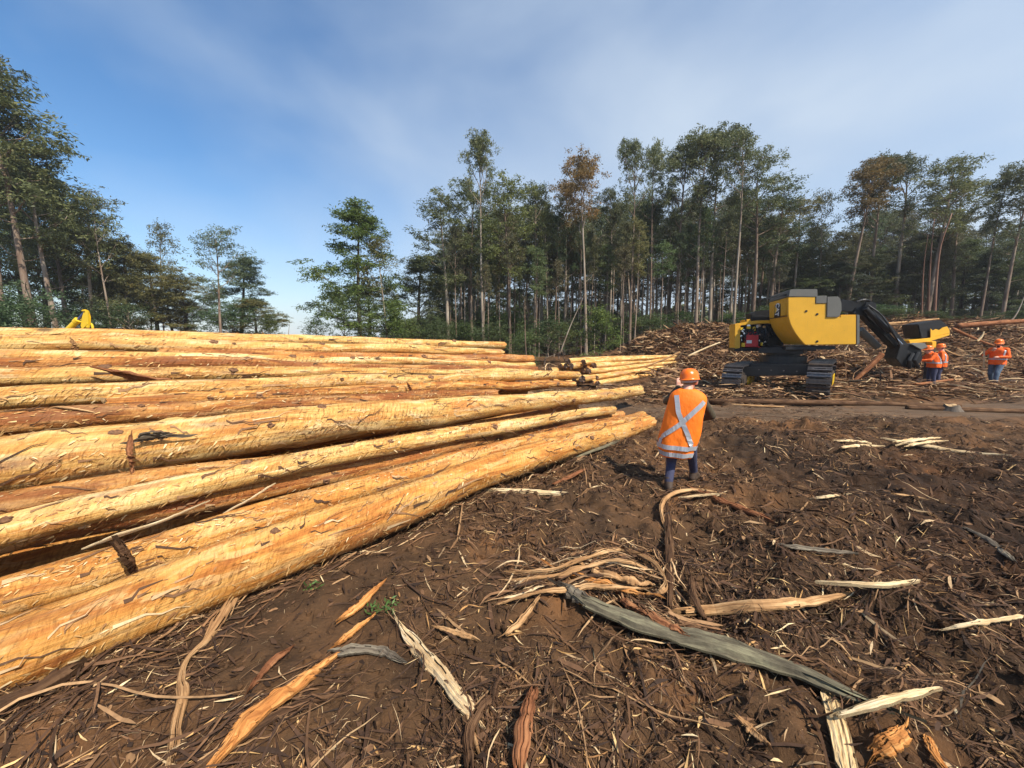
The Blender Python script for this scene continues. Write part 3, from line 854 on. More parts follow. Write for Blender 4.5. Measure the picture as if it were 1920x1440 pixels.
#       axis points in the photo                          s     radii (start..end)   label                                                     tint bark flakes
LOGS = [
 ([(0, 1222), (330, 1098), (640, 985), (930, 880), (1218, 792)], 0.00, (0.215, 0.145), 'thick orange log lying lowest at the front edge of the big stack', OR, 0.47, 1900),
 ([(0, 1112), (330, 1015), (640, 926), (930, 848), (1205, 778)], 0.40, (0.130, 0.105), 'orange log with black knots, second from the front edge of the stack', OR, 0.49, 1300),
 ([(0, 1004), (320, 946), (640, 883), (930, 822), (1165, 779)], 0.84, (0.125, 0.11), 'reddish log in the shade under the bright yellow crooked log', RD, 0.58, 1000),
 ([(0, 1000), (180, 950), (320, 915), (640, 848), (930, 800), (1150, 767)], 0.72, (0.105, 0.098), 'slim crooked bright yellow log below the thickest log of the stack', PALE, 0.36, 1300),
 ([(0, 958), (300, 905), (640, 850), (900, 808)], 1.06, (0.12, 0.10), 'brown log wedged beneath the thickest yellow log at the left', BR, 0.58, 500),
 ([(0, 878), (320, 836), (640, 794), (930, 761), (1200, 733)], 1.42, (0.252, 0.135), 'thickest yellow log of the stack with grey bark scar and hanging strip', Y1, 0.37, 2200),
 ([(0, 800), (320, 770), (640, 750), (930, 736)], 1.80, (0.105, 0.09), 'dark brown bark covered log above the thickest log', BR, 0.62, 500),
 ([(0, 755), (320, 738), (640, 719), (860, 711), (1082, 705)], 2.08, (0.105, 0.088), 'yellow log with brown knots in the middle tier of the stack', Y1, 0.43, 900),
 ([(200, 764), (420, 750), (620, 738), (787, 731)], 1.94, (0.085, 0.075), 'short log ending in a knot of bark string mid stack', OR, 0.55, 300),
 ([(560, 741), (800, 729), (1077, 719)], 1.98, (0.09, 0.085), 'brown edged log just right of the bark string knot', OR, 0.56, 400),
 ([(0, 708), (320, 704), (640, 702), (860, 700), (1038, 699)], 2.44, (0.092, 0.07), 'golden log with torn bark sheet lying across it', Y1, 0.5, 600),
 ([(0, 682), (320, 684), (640, 692), (830, 694), (1004, 694)], 2.64, (0.09, 0.082), 'red brown log running under the upper tier of the stack', RD, 0.63, 500),
 ([(0, 670), (320, 671), (640, 677), (830, 681), (1000, 684)], 2.82, (0.075, 0.07), 'pale log with straight roller marks beneath the upper tier', PALE, 0.4, 350),
 ([(300, 664), (640, 668), (830, 670), (998, 673)], 2.94, (0.105, 0.10), 'orange log with dark split end reaching farthest right in the upper tier', RD, 0.55, 400),
 ([(0, 650), (320, 653), (640, 656), (800, 658), (940, 660)], 3.04, (0.098, 0.085), 'golden log with bark tuft near its left, just below the top log', Y1, 0.42, 500),
 ([(0, 631), (320, 637), (640, 643), (800, 647), (944, 650)], 3.30, (0.11, 0.09), 'golden topmost log along the crest of the big stack', Y1, 0.42, 500),
]
for i, (px, s, rd, lab, tn, bk, fl) in enumerate(LOGS):
    P = pile_pts(px, S0 + s)
    left = 2.2 if px[0][0] == 0 else 0.0
    P = extend(P, left)
    d = np.concatenate([[0], np.cumsum(np.linalg.norm(np.diff(P, axis=0), axis=1))]); d /= d[-1]
    make_log(P, rd[0] + (rd[1] - rd[0]) * d, lab, tn, bk, nl=190 if i < 7 else 130, ns=34 if i < 7 else 22, flakes=int(fl * 4.2), seed=i + 3,
             lump=0.12, flk=(0.010, 0.060), wob=0.07)
# logs buried inside the stack, seen only as dark pieces through the gaps
hid = [(1.25, 0.16, 0.15), (1.62, 0.45, 0.16), (1.7, 0.14, 0.14), (2.1, 0.2, 0.16), (2.15, 0.7, 0.17), (2.45, 1.0, 0.15), (2.55, 0.45, 0.16), (2.6, 0.14, 0.14),
       (2.95, 0.7, 0.17), (3.0, 0.25, 0.16), (2.95, 1.3, 0.14), (3.3, 1.1, 0.16), (3.35, 0.5, 0.17), (3.35, 0.16, 0.16), (3.3, 1.52, 0.11), (3.7, 0.2, 0.18), (3.7, 0.7, 0.17), (3.68, 1.25, 0.17), (3.62, 1.6, 0.13), (4.1, 0.2, 0.18), (4.1, 0.75, 0.17)]
for i, (s, z, r0) in enumerate(hid):
    b0 = LN * (S0 + s); c0 = rng.normal(0, 0.25)
    l1 = 6.9 - 0.25 * s + c0 + 0.9
    P = [b0 + LU * -3.2 + np.array((0, 0, z)), b0 + LU * 2.0 + np.array((0, 0, z * 0.97)), b0 + LU * l1 + np.array((0, 0, z * 0.86))]
    P = [p - np.array((0, 0, 0.10 if z > 0.3 else 0.0)) for p in P]
    make_log(P, (r0 * 0.9, r0 * 0.85, r0 * 0.7), 'shaded log buried in the gaps inside the big stack', (0.85, 0.7, 0.55), 0.55, nl=50, ns=14, flakes=0, seed=60 + i, group='logs buried inside the big stack')

# second, lower stack with its dark butt ends towards us
p2 = at_y(1128, 731, 15.2); p2[2] = 0
k = 0
STK = [(0, 7), (1, 7), (2, 6), (3, 5), (4, 3)]
labs = {(4, 0): 'pale slender log crossing the top of the small stack', (0, 0): 'pale log at the front foot of the small stack by the track'}
for row, cnt in STK:
    for c in range(cnt):
        r0 = 0.105 + 0.035 * rng.random()
        s = 0.05 + c * 0.27 + row * 0.15 + rng.normal(0, 0.03)
        z = 0.12 + row * 0.215 + rng.normal(0, 0.015)
        a = -1.1 * rng.random() - 0.12 * c + 0.3
        ln = 9.6 + rng.normal(0, 0.6)
        w0, w1 = rng.normal(0, 0.10, 2)
        gsl = lambda q: 0.0
        P = [p2 + LN * s + LU * a + np.array((0, 0, z)), p2 + LN * (s + w0) + LU * (a + ln * 0.5) + np.array((0, 0, z * 0.95 + 0.02)), p2 + LN * (s + w1) + LU * (a + ln) + np.array((0, 0, z * 0.86 + 0.06))]
        make_log(P, (r0, r0 * 0.85, r0 * 0.62), labs.get((row, c), 'pale debarked log with dark butt end in the small stack beyond the big one'),
                 PALE if (row + c) % 3 else Y1, 0.40 + 0.06 * rng.random(), nl=36, ns=12, flakes=0, seed=100 + k, group='logs in the small stack', ends='end_dark', lump=0.05)
        k += 1

# ------------------------------------------------------------------ bark strips and planks
def strip(name, pts, width, m, label, cat='bark', thick=0.006, curl=0.25, roll=0.0, seg=34, tip=(0.25, 0.25), ragged=0.18, seed=None, group=None, nw=13, fray=0.5, kink=0.35):
    """solid ribbon along 3D points; width list along the run; curl = cross-section sag as a share of the width"""
    r_ = np.random.default_rng(zlib.crc32(label.encode()) % 99991 if seed is None else seed)
    pts = np.asarray(pts, float)
    wd = np.interp(np.linspace(0, 1, len(pts)), np.linspace(0, 1, len(width)), width)
    rl = np.interp(np.linspace(0, 1, len(pts)), np.linspace(0, 1, len(np.atleast_1d(roll))), np.atleast_1d(roll))
    t = np.linspace(0, 1, seg)
    A = catmull(np.column_stack([pts, wd, rl]), t)
    C, w, ro = A[:, :3], A[:, 3].copy(), A[:, 4]
    kk_ = r_.random(2) * 50
    C = C + np.stack([fbm(t * 9, t * 0 + kk_[0], 3, 3), fbm(t * 9, t * 0 + kk_[1], 4, 3), 0.7 * fbm(t * 11, t * 0 + kk_[0] + 7, 5, 3)], 1) * (0.30 * kink * max(width))
    w *= 1 + ragged * 2 * fbm(t * 9, t * 0 + r_.random() * 40, int(r_.integers(0, 999)), 3)
    e0, e1 = tip
    w *= np.clip(np.minimum(0.6 + t / max(e0, 1e-3), 0.6 + (1 - t) / max(e1, 1e-3)), 0, 1)
    T = np.gradient(C, axis=0); T /= np.linalg.norm(T, axis=1)[:, None] + 1e-9
    S = np.cross(T, np.array((0, 0, 1.0))); S /= np.linalg.norm(S, axis=1)[:, None] + 1e-9
    U = np.cross(S, T)
    S2 = S * np.cos(ro)[:, None] + U * np.sin(ro)[:, None]; U2 = -S * np.sin(ro)[:, None] + U * np.cos(ro)[:, None]
    v = np.linspace(-1, 1, nw)
    ec = 0.10 * fbm(t[:, None] * 22 + 5, v[None] * 3, int(r_.integers(0, 999)), 3)
    top = C[:, None] + S2[:, None] * (w[:, None] * 0.5 * (v[None] + ec * np.abs(v)[None]))[:, :, None] + U2[:, None] * ((1 - v ** 2)[None] * curl * w[:, None] + 0.08 * w[:, None] * fbm(t[:, None] * 14, v[None] * 2 + 9, 7, 2))[:, :, None]
    colr = r_.normal(0, 0.045, nw); top = top + U2[:, None] * (w[:, None] * (colr[None] + 0.07 * fbm(t[:, None] * 7, np.arange(nw)[None] * 1.7, int(r_.integers(0, 999)), 2)))[:, :, None]
    jg = r_.normal(0, 1, (2, nw)) * 0.55 * w.max()
    ew0 = np.clip(1 - t / 0.12, 0, 1)[:, None]; ew1 = np.clip(1 - (1 - t) / 0.12, 0, 1)[:, None]
    top = top + T[:, None] * (ew0 * jg[0][None] + ew1 * jg[1][None])[:, :, None]
    bot = top - U2[:, None] * thick
    V = np.concatenate([top.reshape(-1, 3), bot.reshape(-1, 3)])
    ln = np.concatenate([[0], np.cumsum(np.linalg.norm(np.diff(C, axis=0), axis=1))])
    uv = np.stack([np.repeat(ln[:, None], nw, 1), (v[None] * 0.5 * np.maximum(w, 0.01)[:, None])], 2).reshape(-1, 2)
    uv = np.concatenate([uv, uv + 3.1])
    I = np.arange(seg * nw).reshape(seg, nw)
    q = np.stack([I[:-1, :-1].ravel(), I[:-1, 1:].ravel(), I[1:, 1:].ravel(), I[1:, :-1].ravel()], 1)
    tt_ = np.repeat(0.5 * (t[:-1] + t[1:]), nw - 1); jj = np.tile(np.arange(nw - 1), seg - 1)
    slit = fbm(tt_ * 5.0, jj * 2.3 + 11, int(r_.integers(0, 999)), 2) + 0.35 * np.abs(tt_ * 2 - 1) ** 4 + 0.10 * np.abs(jj / (nw - 2) * 2 - 1) ** 6
    q = q[slit < 0.62 - 0.35 * fray]
    o = seg * nw
    rim = np.concatenate([I[:, 0], I[-1, 1:], I[::-1, -1][1:], I[0, ::-1][1:-1]])
    rim2 = np.roll(rim, -1)
    qr = np.stack([rim, rim2, rim2 + o, rim + o], 1)
    me = mesh_np(name, V, [q, q[:, ::-1] + o, qr[:, ::-1]], m, smooth=False, uv=uv)
    return obj(name, me, label=label, cat=cat, group=group)

def gp(px, py, dz=0.0):
    """photo pixel -> point on the uneven ground plus dz"""
    z = 0.0
    for _ in range(6):
        p = on_z(px, py, z + dz); z = float(ground(p[0], p[1]))
    p = on_z(px, py, z + dz)
    return p

def gstrip(name, pxs, width, m, label, dz=0.02, **kw):
    dzs = dz if isinstance(dz, (list, tuple)) else [dz] * len(pxs)
    return strip(name, [gp(x, y, d) for (x, y), d in zip(pxs, dzs)], width, m, label, **kw)

gstrip('bark_slab', [(1062, 1106), (1130, 1142), (1230, 1178), (1370, 1218), (1490, 1258), (1588, 1296)], [0.10, 0.11, 0.135, 0.14, 0.12, 0.05], M['bark_lichen'],
       'long grey green lichened bark slab lying across the foreground', dz=[0.07, 0.06, 0.05, 0.05, 0.05, 0.05], curl=0.32, thick=0.014, tip=(0.01, 0.22), seg=44, ragged=0.14, nw=13, fray=0.1)
gstrip('wood_stub', [(1064, 1104), (1094, 1122)], [0.10, 0.10], M['bark_grey'], 'grey curled butt end at the head of the lichened bark slab', dz=0.085, curl=0.4, thick=0.02, tip=(0.01, 0.01), seg=8, fray=-9)
gstrip('plank', [(1552, 1290), (1572, 1360), (1592, 1450)], [0.075, 0.078, 0.08], M['wood_sawn'], 'straight flat sawn plank pointing at the camera bottom right', cat='plank', fray=-9, kink=0.0, dz=[0.035, 0.03, 0.03], curl=0.0, thick=0.022, tip=(0.005, 0.005), ragged=0.02, seg=14)
gstrip('wood_splinter', [(1570, 1338), (1660, 1312), (1762, 1288)], [0.026, 0.04, 0.018], M['wood_pale'], 'pale splintered stick lying across the end of the plank', cat='splinter', dz=0.065, curl=0.3, thick=0.018, tip=(0.1, 0.35), ragged=0.3, nw=9)
gstrip('bark_plate', [(1632, 1414), (1668, 1390), (1698, 1366)], [0.055, 0.07, 0.05], M['bark_orange'], 'small pinkish orange bark plate right of the plank', dz=0.03, curl=0.2, thick=0.012, tip=(0.05, 0.1))
gstrip('bark_strip', [(1262, 1146), (1330, 1142), (1440, 1132), (1520, 1126), (1600, 1110)], [0.065, 0.085, 0.08, 0.07, 0.02], M['bark_tan'],
       'broad tan bark strip lying level beside the lichened slab', dz=0.06, curl=0.3, thick=0.012, tip=(0.05, 0.25), ragged=0.2)
gstrip('branch_stick', [(1536, 1090), (1600, 1094), (1660, 1096), (1722, 1088)], [0.015, 0.022, 0.025, 0.018], M['wood_pale'], 'pale peeled stick right of the tangled bark coil', cat='stick', dz=0.06, curl=0.7, thick=0.02, tip=(0.3, 0.1))
# the tangled coil of bark ribbons
coil = [([(952, 1070), (1020, 1072), (1085, 1048), (1160, 1030), (1222, 1052), (1246, 1080), (1238, 1108), (1200, 1122)], 0.055, 'tan bark ribbon looping round the top of the tangled coil', 'bark_tan'),
        ([(960, 1086), (1030, 1080), (1100, 1062), (1170, 1052), (1228, 1078), (1242, 1104)], 0.045, 'tan bark ribbon along the inside of the tangled coil', 'bark_tan'),
        ([(1020, 1052), (1052, 1072), (1120, 1090), (1190, 1110), (1232, 1116)], 0.05, 'pinkish bark ribbon crossing the middle of the tangled coil', 'bark_orange'),
        ([(1090, 1060), (1150, 1080), (1200, 1094), (1232, 1098)], 0.075, 'broad torn bark sheet inside the tangled coil', 'bark_tan'),
        ([(944, 1128), (1000, 1112), (1080, 1102), (1160, 1100), (1220, 1106)], 0.045, 'tan bark ribbon along the lower edge of the tangled coil', 'bark_tan'),
        ([(1150, 1108), (1190, 1140), (1240, 1164), (1290, 1186)], 0.07, 'reddish bark strip running from the coil under the lichened slab', 'bark_red')]
for pts_, w_, lab, mm in coil:
    gstrip('bark_ribbon', pts_, [w_ * 0.6, w_ * 0.85, w_ * 0.75, w_ * 0.4], M[mm], lab, dz=[0.03 + 0.035 * ((i * 37 + len(lab)) % 4) for i in range(len(pts_))], curl=0.3, roll=[0.1, -0.4, 0.3], thick=0.006, seg=60, ragged=0.5, kink=1.6, fray=0.8)
# upright torn strips by the walking figure
gstrip('bark_strip', [(1256, 1140), (1256, 1060), (1254, 985), (1250, 940)], [0.05, 0.06, 0.055, 0.03], M['bark_dark'], 'dark narrow bark strip running from the coil up to the walking figure', dz=[0.06, 0.05, 0.06, 0.1], curl=0.3, thick=0.012, seg=30, ragged=0.3)
gstrip('bark_strip', [(1248, 990), (1240, 950), (1262, 925), (1310, 918), (1360, 926)], [0.03, 0.05, 0.05, 0.04, 0.03], M['bark_tan'], 'bent tan bark strip arching at the walking figure\'s feet', dz=[0.02, 0.06, 0.06, 0.04, 0.03], curl=0.3, thick=0.01)
gstrip('plank', [(1296, 912), (1350, 936), (1440, 972)], [0.11, 0.12, 0.10], M['bark_red'], 'flat reddish brown slab ahead of the walking figure\'s boots', cat='plank', dz=0.04, curl=0.06, thick=0.025, tip=(0.05, 0.15), ragged=0.06)
gstrip('wood_splinter', [(1280, 932), (1320, 928), (1342, 926)], [0.03, 0.04, 0.03], M['wood_pale'], 'pale splinter lying on the reddish slab', cat='splinter', dz=0.075, curl=0.3, thick=0.01)
gstrip('bark_strip', [(1296, 1080), (1302, 1120), (1316, 1150), (1322, 1166)], [0.05, 0.06, 0.05, 0.03], M['bark_dark'], 'short dark bark strip propped over the broad tan strip', dz=[0.12, 0.14, 0.09, 0.03], curl=0.3, roll=0.6, thick=0.01)
# left and centre foreground
gstrip('bark_strip', [(742, 1160), (772, 1200), (810, 1244), (848, 1290), (874, 1322), (905, 1362)], [0.02, 0.065, 0.085, 0.08, 0.06, 0.02], M['wood_pale'],
       'pointed pale wood slab lying slantwise in the centre foreground', dz=[0.05, 0.045, 0.04, 0.035, 0.03, 0.02], curl=0.25, thick=0.012, tip=(0.25, 0.15), ragged=0.3)
gstrip('stick', [(866, 1314), (884, 1368), (898, 1412)], [0.02, 0.022, 0.015], M['bark_tan'], 'thin tan stick continuing below the pointed pale slab', cat='stick', dz=0.03, curl=0.8, thick=0.01)
gstrip('bark_strip', [(438, 1118), (414, 1160), (390, 1196), (352, 1232), (338, 1270), (344, 1308), (330, 1370), (318, 1436)], [0.085, 0.09, 0.04, 0.03, 0.035, 0.05, 0.045, 0.03], M['bark_tan'],
       'sinuous tan bark strip snaking out from under the front log', dz=[0.06, 0.04, 0.03, 0.04, 0.04, 0.04, 0.03, 0.03], curl=0.3, roll=[0.2, 0.5, -0.3, 0.2], thick=0.009, seg=46)
gstrip('bark_slab', [(412, 1416), (450, 1370), (500, 1324), (560, 1282), (630, 1226)], [0.05, 0.11, 0.115, 0.085, 0.03], M['bark_orange'], 'bright orange bark slab slanting across the left foreground', dz=[0.05, 0.05, 0.05, 0.04, 0.03], curl=0.3, thick=0.012, roll=[0.3, 0.2], tip=(0.25, 0.3), ragged=0.25, seg=36)
gstrip('bark_strip', [(360, 1446), (430, 1398), (500, 1352), (570, 1318), (640, 1300)], [0.05, 0.06, 0.05, 0.04, 0.02], M['bark_dark'], 'dark bark strip lying along the lower side of the orange slab', dz=0.03, curl=0.4, thick=0.01)
gstrip('bark_plate', [(640, 1160), (672, 1136), (696, 1112), (716, 1092)], [0.05, 0.065, 0.05, 0.02], M['bark_orange'], 'upper of two orange bark flakes beside the front log', dz=0.04, curl=0.25, thick=0.01)
gstrip('bark_plate', [(636, 1204), (664, 1180), (694, 1158)], [0.045, 0.045, 0.02], M['bark_orange'], 'lower of two orange bark flakes beside the front log', dz=0.035, curl=0.25, thick=0.01)
gstrip('bark_plate', [(628, 1222), (670, 1216), (712, 1218), (748, 1234)], [0.06, 0.07, 0.06, 0.03], M['bark_grey'], 'grey bark plate with orange rim below the orange flakes', dz=0.035, curl=0.2, thick=0.012)
gstrip('branch_pole', [(-60, 1345), (40, 1306), (150, 1248)], [0.05, 0.05, 0.04], M['bark_dark'], 'dark branch tucked along the foot of the front log at the left', cat='branch', dz=0.05, curl=0.8, thick=0.03, tip=(0.02, 0.1))
gstrip('bark_strip', [(470, 1290), (510, 1240), (548, 1212)], [0.03, 0.045, 0.02], M['bark_red'], 'reddish bark strip between the sinuous strip and the orange slab', dz=0.03, curl=0.3)
gstrip('wood_splinter', [(912, 918), (980, 920), (1056, 924)], [0.06, 0.075, 0.05], M['wood_pale'], 'pale split billet lying right of the front log', cat='splinter', dz=0.05, curl=0.2, thick=0.03, tip=(0.1, 0.05), ragged=0.2)
gstrip('wood_splinter', [(1040, 906), (1075, 890), (1110, 872)], [0.05, 0.06, 0.03], M['bark_red'], 'reddish strip rising beside the pale split billet', cat='splinter', dz=0.05, curl=0.2, thick=0.012)
gstrip('bark_strip', [(1000, 880), (1060, 862), (1120, 842), (1160, 826)], [0.03, 0.05, 0.06, 0.05], M['bark_lichen'], 'greenish bark strip along the foot of the front log', dz=0.06, curl=0.3, thick=0.01)
gstrip('wood_splinter', [(1660, 822), (1730, 834), (1800, 846), (1884, 852)], [0.06, 0.07, 0.05, 0.025], M['wood_pale'], 'long pale splintered pole lying at the right beyond the ruts', cat='splinter', dz=0.06, curl=0.35, thick=0.02, ragged=0.35)
for i, (x0, y0, x1, y1) in enumerate([(1570, 826, 1650, 834), (1580, 838, 1652, 836), (1690, 832, 1762, 820), (1700, 836, 1770, 826), (1680, 828, 1748, 824)]):
    gstrip('wood_splinter', [(x0, y0), ((x0 + x1) / 2, (y0 + y1) / 2 - 2), (x1, y1)], [0.05, 0.07, 0.03], M['wood_pale'],
           ['upper pale splinter of the left cluster at the right side', 'lower pale splinter of the left cluster at the right side', 'lower splayed splinter on the pale pole', 'middle splayed splinter on the pale pole', 'upper splayed splinter on the pale pole'][i],
           cat='splinter', dz=0.06 + 0.012 * i, curl=0.3, thick=0.012, ragged=0.4)
gstrip('wood_splinter', [(1500, 938), (1540, 932), (1590, 926)], [0.03, 0.04, 0.02], M['wood_pale'], 'short pale splinter in the ruts right of the walking figure', cat='splinter', dz=0.05)
gstrip('bark_strip', [(1680, 926), (1720, 932), (1740, 936)], [0.03, 0.04, 0.03], M['bark_tan'], 'small tan strip on dark soil at the right', dz=0.04)
gstrip('bark_strip', [(1462, 1022), (1530, 1030), (1600, 1036)], [0.05, 0.07, 0.04], M['bark_grey'], 'frayed grey bark strip right of the coil', dz=0.05, ragged=0.4)
gstrip('bark_slab', [(1800, 985), (1850, 1010), (1900, 1050)], [0.05, 0.06, 0.05], M['bark_grey'], 'grey bark strip on dark soil at the far right', dz=0.04)
gstrip('bark_strip', [(1770, 1180), (1830, 1168), (1920, 1155)], [0.02, 0.03, 0.03], M['wood_pale'], 'pale frayed fibre strip at the right edge', dz=0.07, ragged=0.4)
gstrip('bark_strip', [(1740, 1380), (1752, 1410), (1775, 1445)], [0.035, 0.04, 0.03], M['bark_orange'], 'orange bark sliver at the bottom right', dz=0.04)
gstrip('bark_strip', [(1385, 1345), (1410, 1368), (1440, 1396)], [0.03, 0.045, 0.02], M['bark_tan'], 'tan bark sliver left of the plank', dz=0.04, ragged=0.4)
gstrip('bark_strip', [(930, 1300), (900, 1330), (878, 1375), (882, 1440)], [0.03, 0.05, 0.05, 0.05], M['bark_dark'], 'dark bark strip below the centre of the foreground', dz=0.04, curl=0.35)
gstrip('bark_strip', [(1000, 1290), (985, 1350), (978, 1400), (975, 1450)], [0.05, 0.08, 0.09, 0.08], M['bark_red'], 'rust red bark sheet at the bottom centre', dz=0.05, curl=0.4)
gstrip('bark_strip', [(946, 1190), (980, 1160), (1010, 1120)], [0.03, 0.05, 0.02], M['bark_tan'], 'tan bark strip pointing up to the left of the lichened slab', dz=0.05)
gstrip('bark_strip', [(820, 1175), (870, 1190), (890, 1196)], [0.03, 0.04, 0.02], M['bark_tan'], 'small tan strip right of the pointed pale slab', dz=0.04)
gstrip('bark_strip', [(925, 1320), (928, 1290), (935, 1270)], [0.05, 0.04, 0.015], M['bark_dark'], 'dark curled bark tongue in the centre foreground', dz=[0.03, 0.07, 0.10])
# loose fibres frayed off the bigger bark pieces
def frays(name, label, paths, n, spread, Lr, Wr, m, dzr=(0.01, 0.09)):
    A = []
    for pts_ in paths:
        P = catmull(np.array([gp(x, y, 0.0) for x, y in pts_]), np.linspace(0, 1, 40)); A.append(np.column_stack([P[:-1], np.arctan2(np.diff(P[:, 1]), np.diff(P[:, 0]))]))
    A = np.concatenate(A); i = rng.integers(0, len(A), n)
    x = A[i, 0] + rng.normal(0, spread, n); y = A[i, 1] + rng.normal(0, spread, n)
    L_ = Lr[0] + (Lr[1] - Lr[0]) * rng.random(n) ** 2; W_ = Wr[0] + (Wr[1] - Wr[0]) * rng.random(n) ** 2
    me = ribbon_mesh(name, x, y, L_, W_, A[i, 3] + rng.normal(0, 0.35, n), rng.normal(0, 1.6, n), dzr[0] + (dzr[1] - dzr[0]) * rng.random(n) ** 2, rng.normal(0.03, 0.05, n), rng.normal(0, 0.5, n), 6, m)
    obj(name, me, label=label, cat='litter', kind='stuff')
frays('coil_fibres', 'loose tan fibres frayed off the tangled bark coil', [c[0] for c in coil], 900, 0.05, (0.08, 0.6), (0.002, 0.022), M['slash'])
frays('slab_fibres', 'loose fibres along the foreground bark slabs and strips',
      [[(1062, 1106), (1230, 1178), (1370, 1218), (1588, 1296)], [(412, 1416), (500, 1324), (630, 1226)], [(742, 1160), (810, 1244), (905, 1362)], [(360, 1446), (500, 1352), (640, 1300)], [(1256, 1140), (1256, 1060), (1250, 940)], [(1262, 1146), (1440, 1132), (1600, 1110)], [(1250, 930), (1310, 918), (1440, 972)], [(1570, 1338), (1762, 1288)], [(900, 1440), (930, 1300), (1000, 1290)]],
      1100, 0.07, (0.05, 0.35), (0.002, 0.012), M['shred'], (0.005, 0.05))
frays('foot_fibres', 'bark fibres and splinters fallen along the foot of the front log', [[(60, 1320), (330, 1190), (640, 1045), (930, 915), (1180, 820)]], 1500, 0.10, (0.05, 0.45), (0.003, 0.02), M['slash'], (0.0, 0.04))
# bark caught on the stack
def sstrip(pxs, s, width, m, label, name='bark_strip', **kw):
    ss = s if isinstance(s, (list, tuple)) else [s] * len(pxs)
    return strip(name, [on_plane(x, y, LN * (S0 + q), LN) for (x, y), q in zip(pxs, ss)], width, m, label, **kw)
sstrip([(246, 818), (243, 850), (249, 880), (246, 892)], [1.12, 1.06, 1.05, 1.02], [0.035, 0.05, 0.035, 0.02], M['bark_red'], 'reddish bark strip hanging down over the thickest log', thick=0.008, roll=1.2, curl=0.2)
sstrip([(252, 826), (275, 818), (310, 815), (326, 816)], 1.15, [0.05, 0.10, 0.08, 0.03], M['bark_grey'], 'grey bark scar on the thickest log', name='bark_plate', thick=0.006, roll=1.0, curl=0.1)
sstrip([(192, 692), (240, 704), (300, 714), (372, 718)], [2.22, 2.16, 2.12, 2.1], [0.04, 0.14, 0.12, 0.03], M['bark_red'], 'torn red brown bark sheet sticking out of the middle tier', name='bark_sheet', thick=0.008, roll=0.5, curl=0.15)
sstrip([(55, 790), (100, 766), (140, 768), (195, 778)], [1.85, 1.78, 1.72, 1.70], [0.04, 0.05, 0.04, 0.02], M['bark_tan'], 'bent tan bark strip bridging the gap above the brown log', thick=0.006, roll=0.5)
sstrip([(165, 1025), (230, 1000), (300, 978), (370, 948)], [0.40, 0.38, 0.38, 0.42], [0.025, 0.035, 0.03, 0.015], M['wood_pale'], 'long pale splinter in the gap behind the second log', name='wood_splinter', thick=0.008, roll=0.6)
sstrip([(420, 962), (470, 935), (512, 908)], [0.45, 0.44, 0.48], [0.02, 0.03, 0.02], M['wood_pale'], 'pale splinters jutting from the gap near the red log', name='wood_splinter', thick=0.008, roll=0.6)
sstrip([(250, 1062), (238, 1042), (224, 1020)], [0.20, 0.14, 0.14], [0.04, 0.042, 0.04], M['bark_dark'], 'dark broken branch stub standing up between the two front logs', name='branch_stub', cat='branch', thick=0.03, roll=1.0, curl=0.5, tip=(0.01, 0.03))
sstrip([(764, 718), (770, 732), (768, 742)], [1.83, 1.80, 1.80], [0.03, 0.05, 0.03], M['bark_red'], 'clump of bark string at the end of the short log', thick=0.01, roll=1.2)
sstrip([(136, 640), (140, 650), (137, 664)], [2.86, 2.84, 2.84], [0.04, 0.07, 0.04], M['bark_tan'], 'bark tuft hanging off the log below the crest', thick=0.01, roll=1.2)
sstrip([(960, 716), (900, 708), (770, 700), (756, 696)], [2.2, 2.2, 2.3, 2.3], [0.02, 0.03, 0.02], M['bark_dark'], 'thin dark bark thread across the middle tier', thick=0.006, roll=0.8)

# ------------------------------------------------------------------ trees
LEAFY = [(0.05, (0.052, 0.060, 0.031)), (0.35, (0.100, 0.113, 0.054)), (0.6, (0.150, 0.158, 0.074)), (0.85, (0.220, 0.212, 0.098)), (1.0, (0.255, 0.205, 0.10))]
M['leaf'] = leaf_mat('gum_leaves', LEAFY)
M['leaf_bush'] = leaf_mat('bush_leaves', [(0.05, (0.034, 0.050, 0.020)), (0.4, (0.064, 0.094, 0.034)), (0.75, (0.115, 0.145, 0.052)), (1.0, (0.165, 0.175, 0.070))])
M['gum_bark'] = bark_mat('gum_bark', [(0.22, (0.085, 0.050, 0.032)), (0.42, (0.19, 0.125, 0.085)), (0.6, (0.29, 0.225, 0.165)), (0.85, (0.42, 0.37, 0.30))])
M['dark_bark'] = bark_mat('dark_bark', [(0.25, (0.035, 0.025, 0.018)), (0.5, (0.085, 0.062, 0.045)), (0.8, (0.18, 0.145, 0.11))])

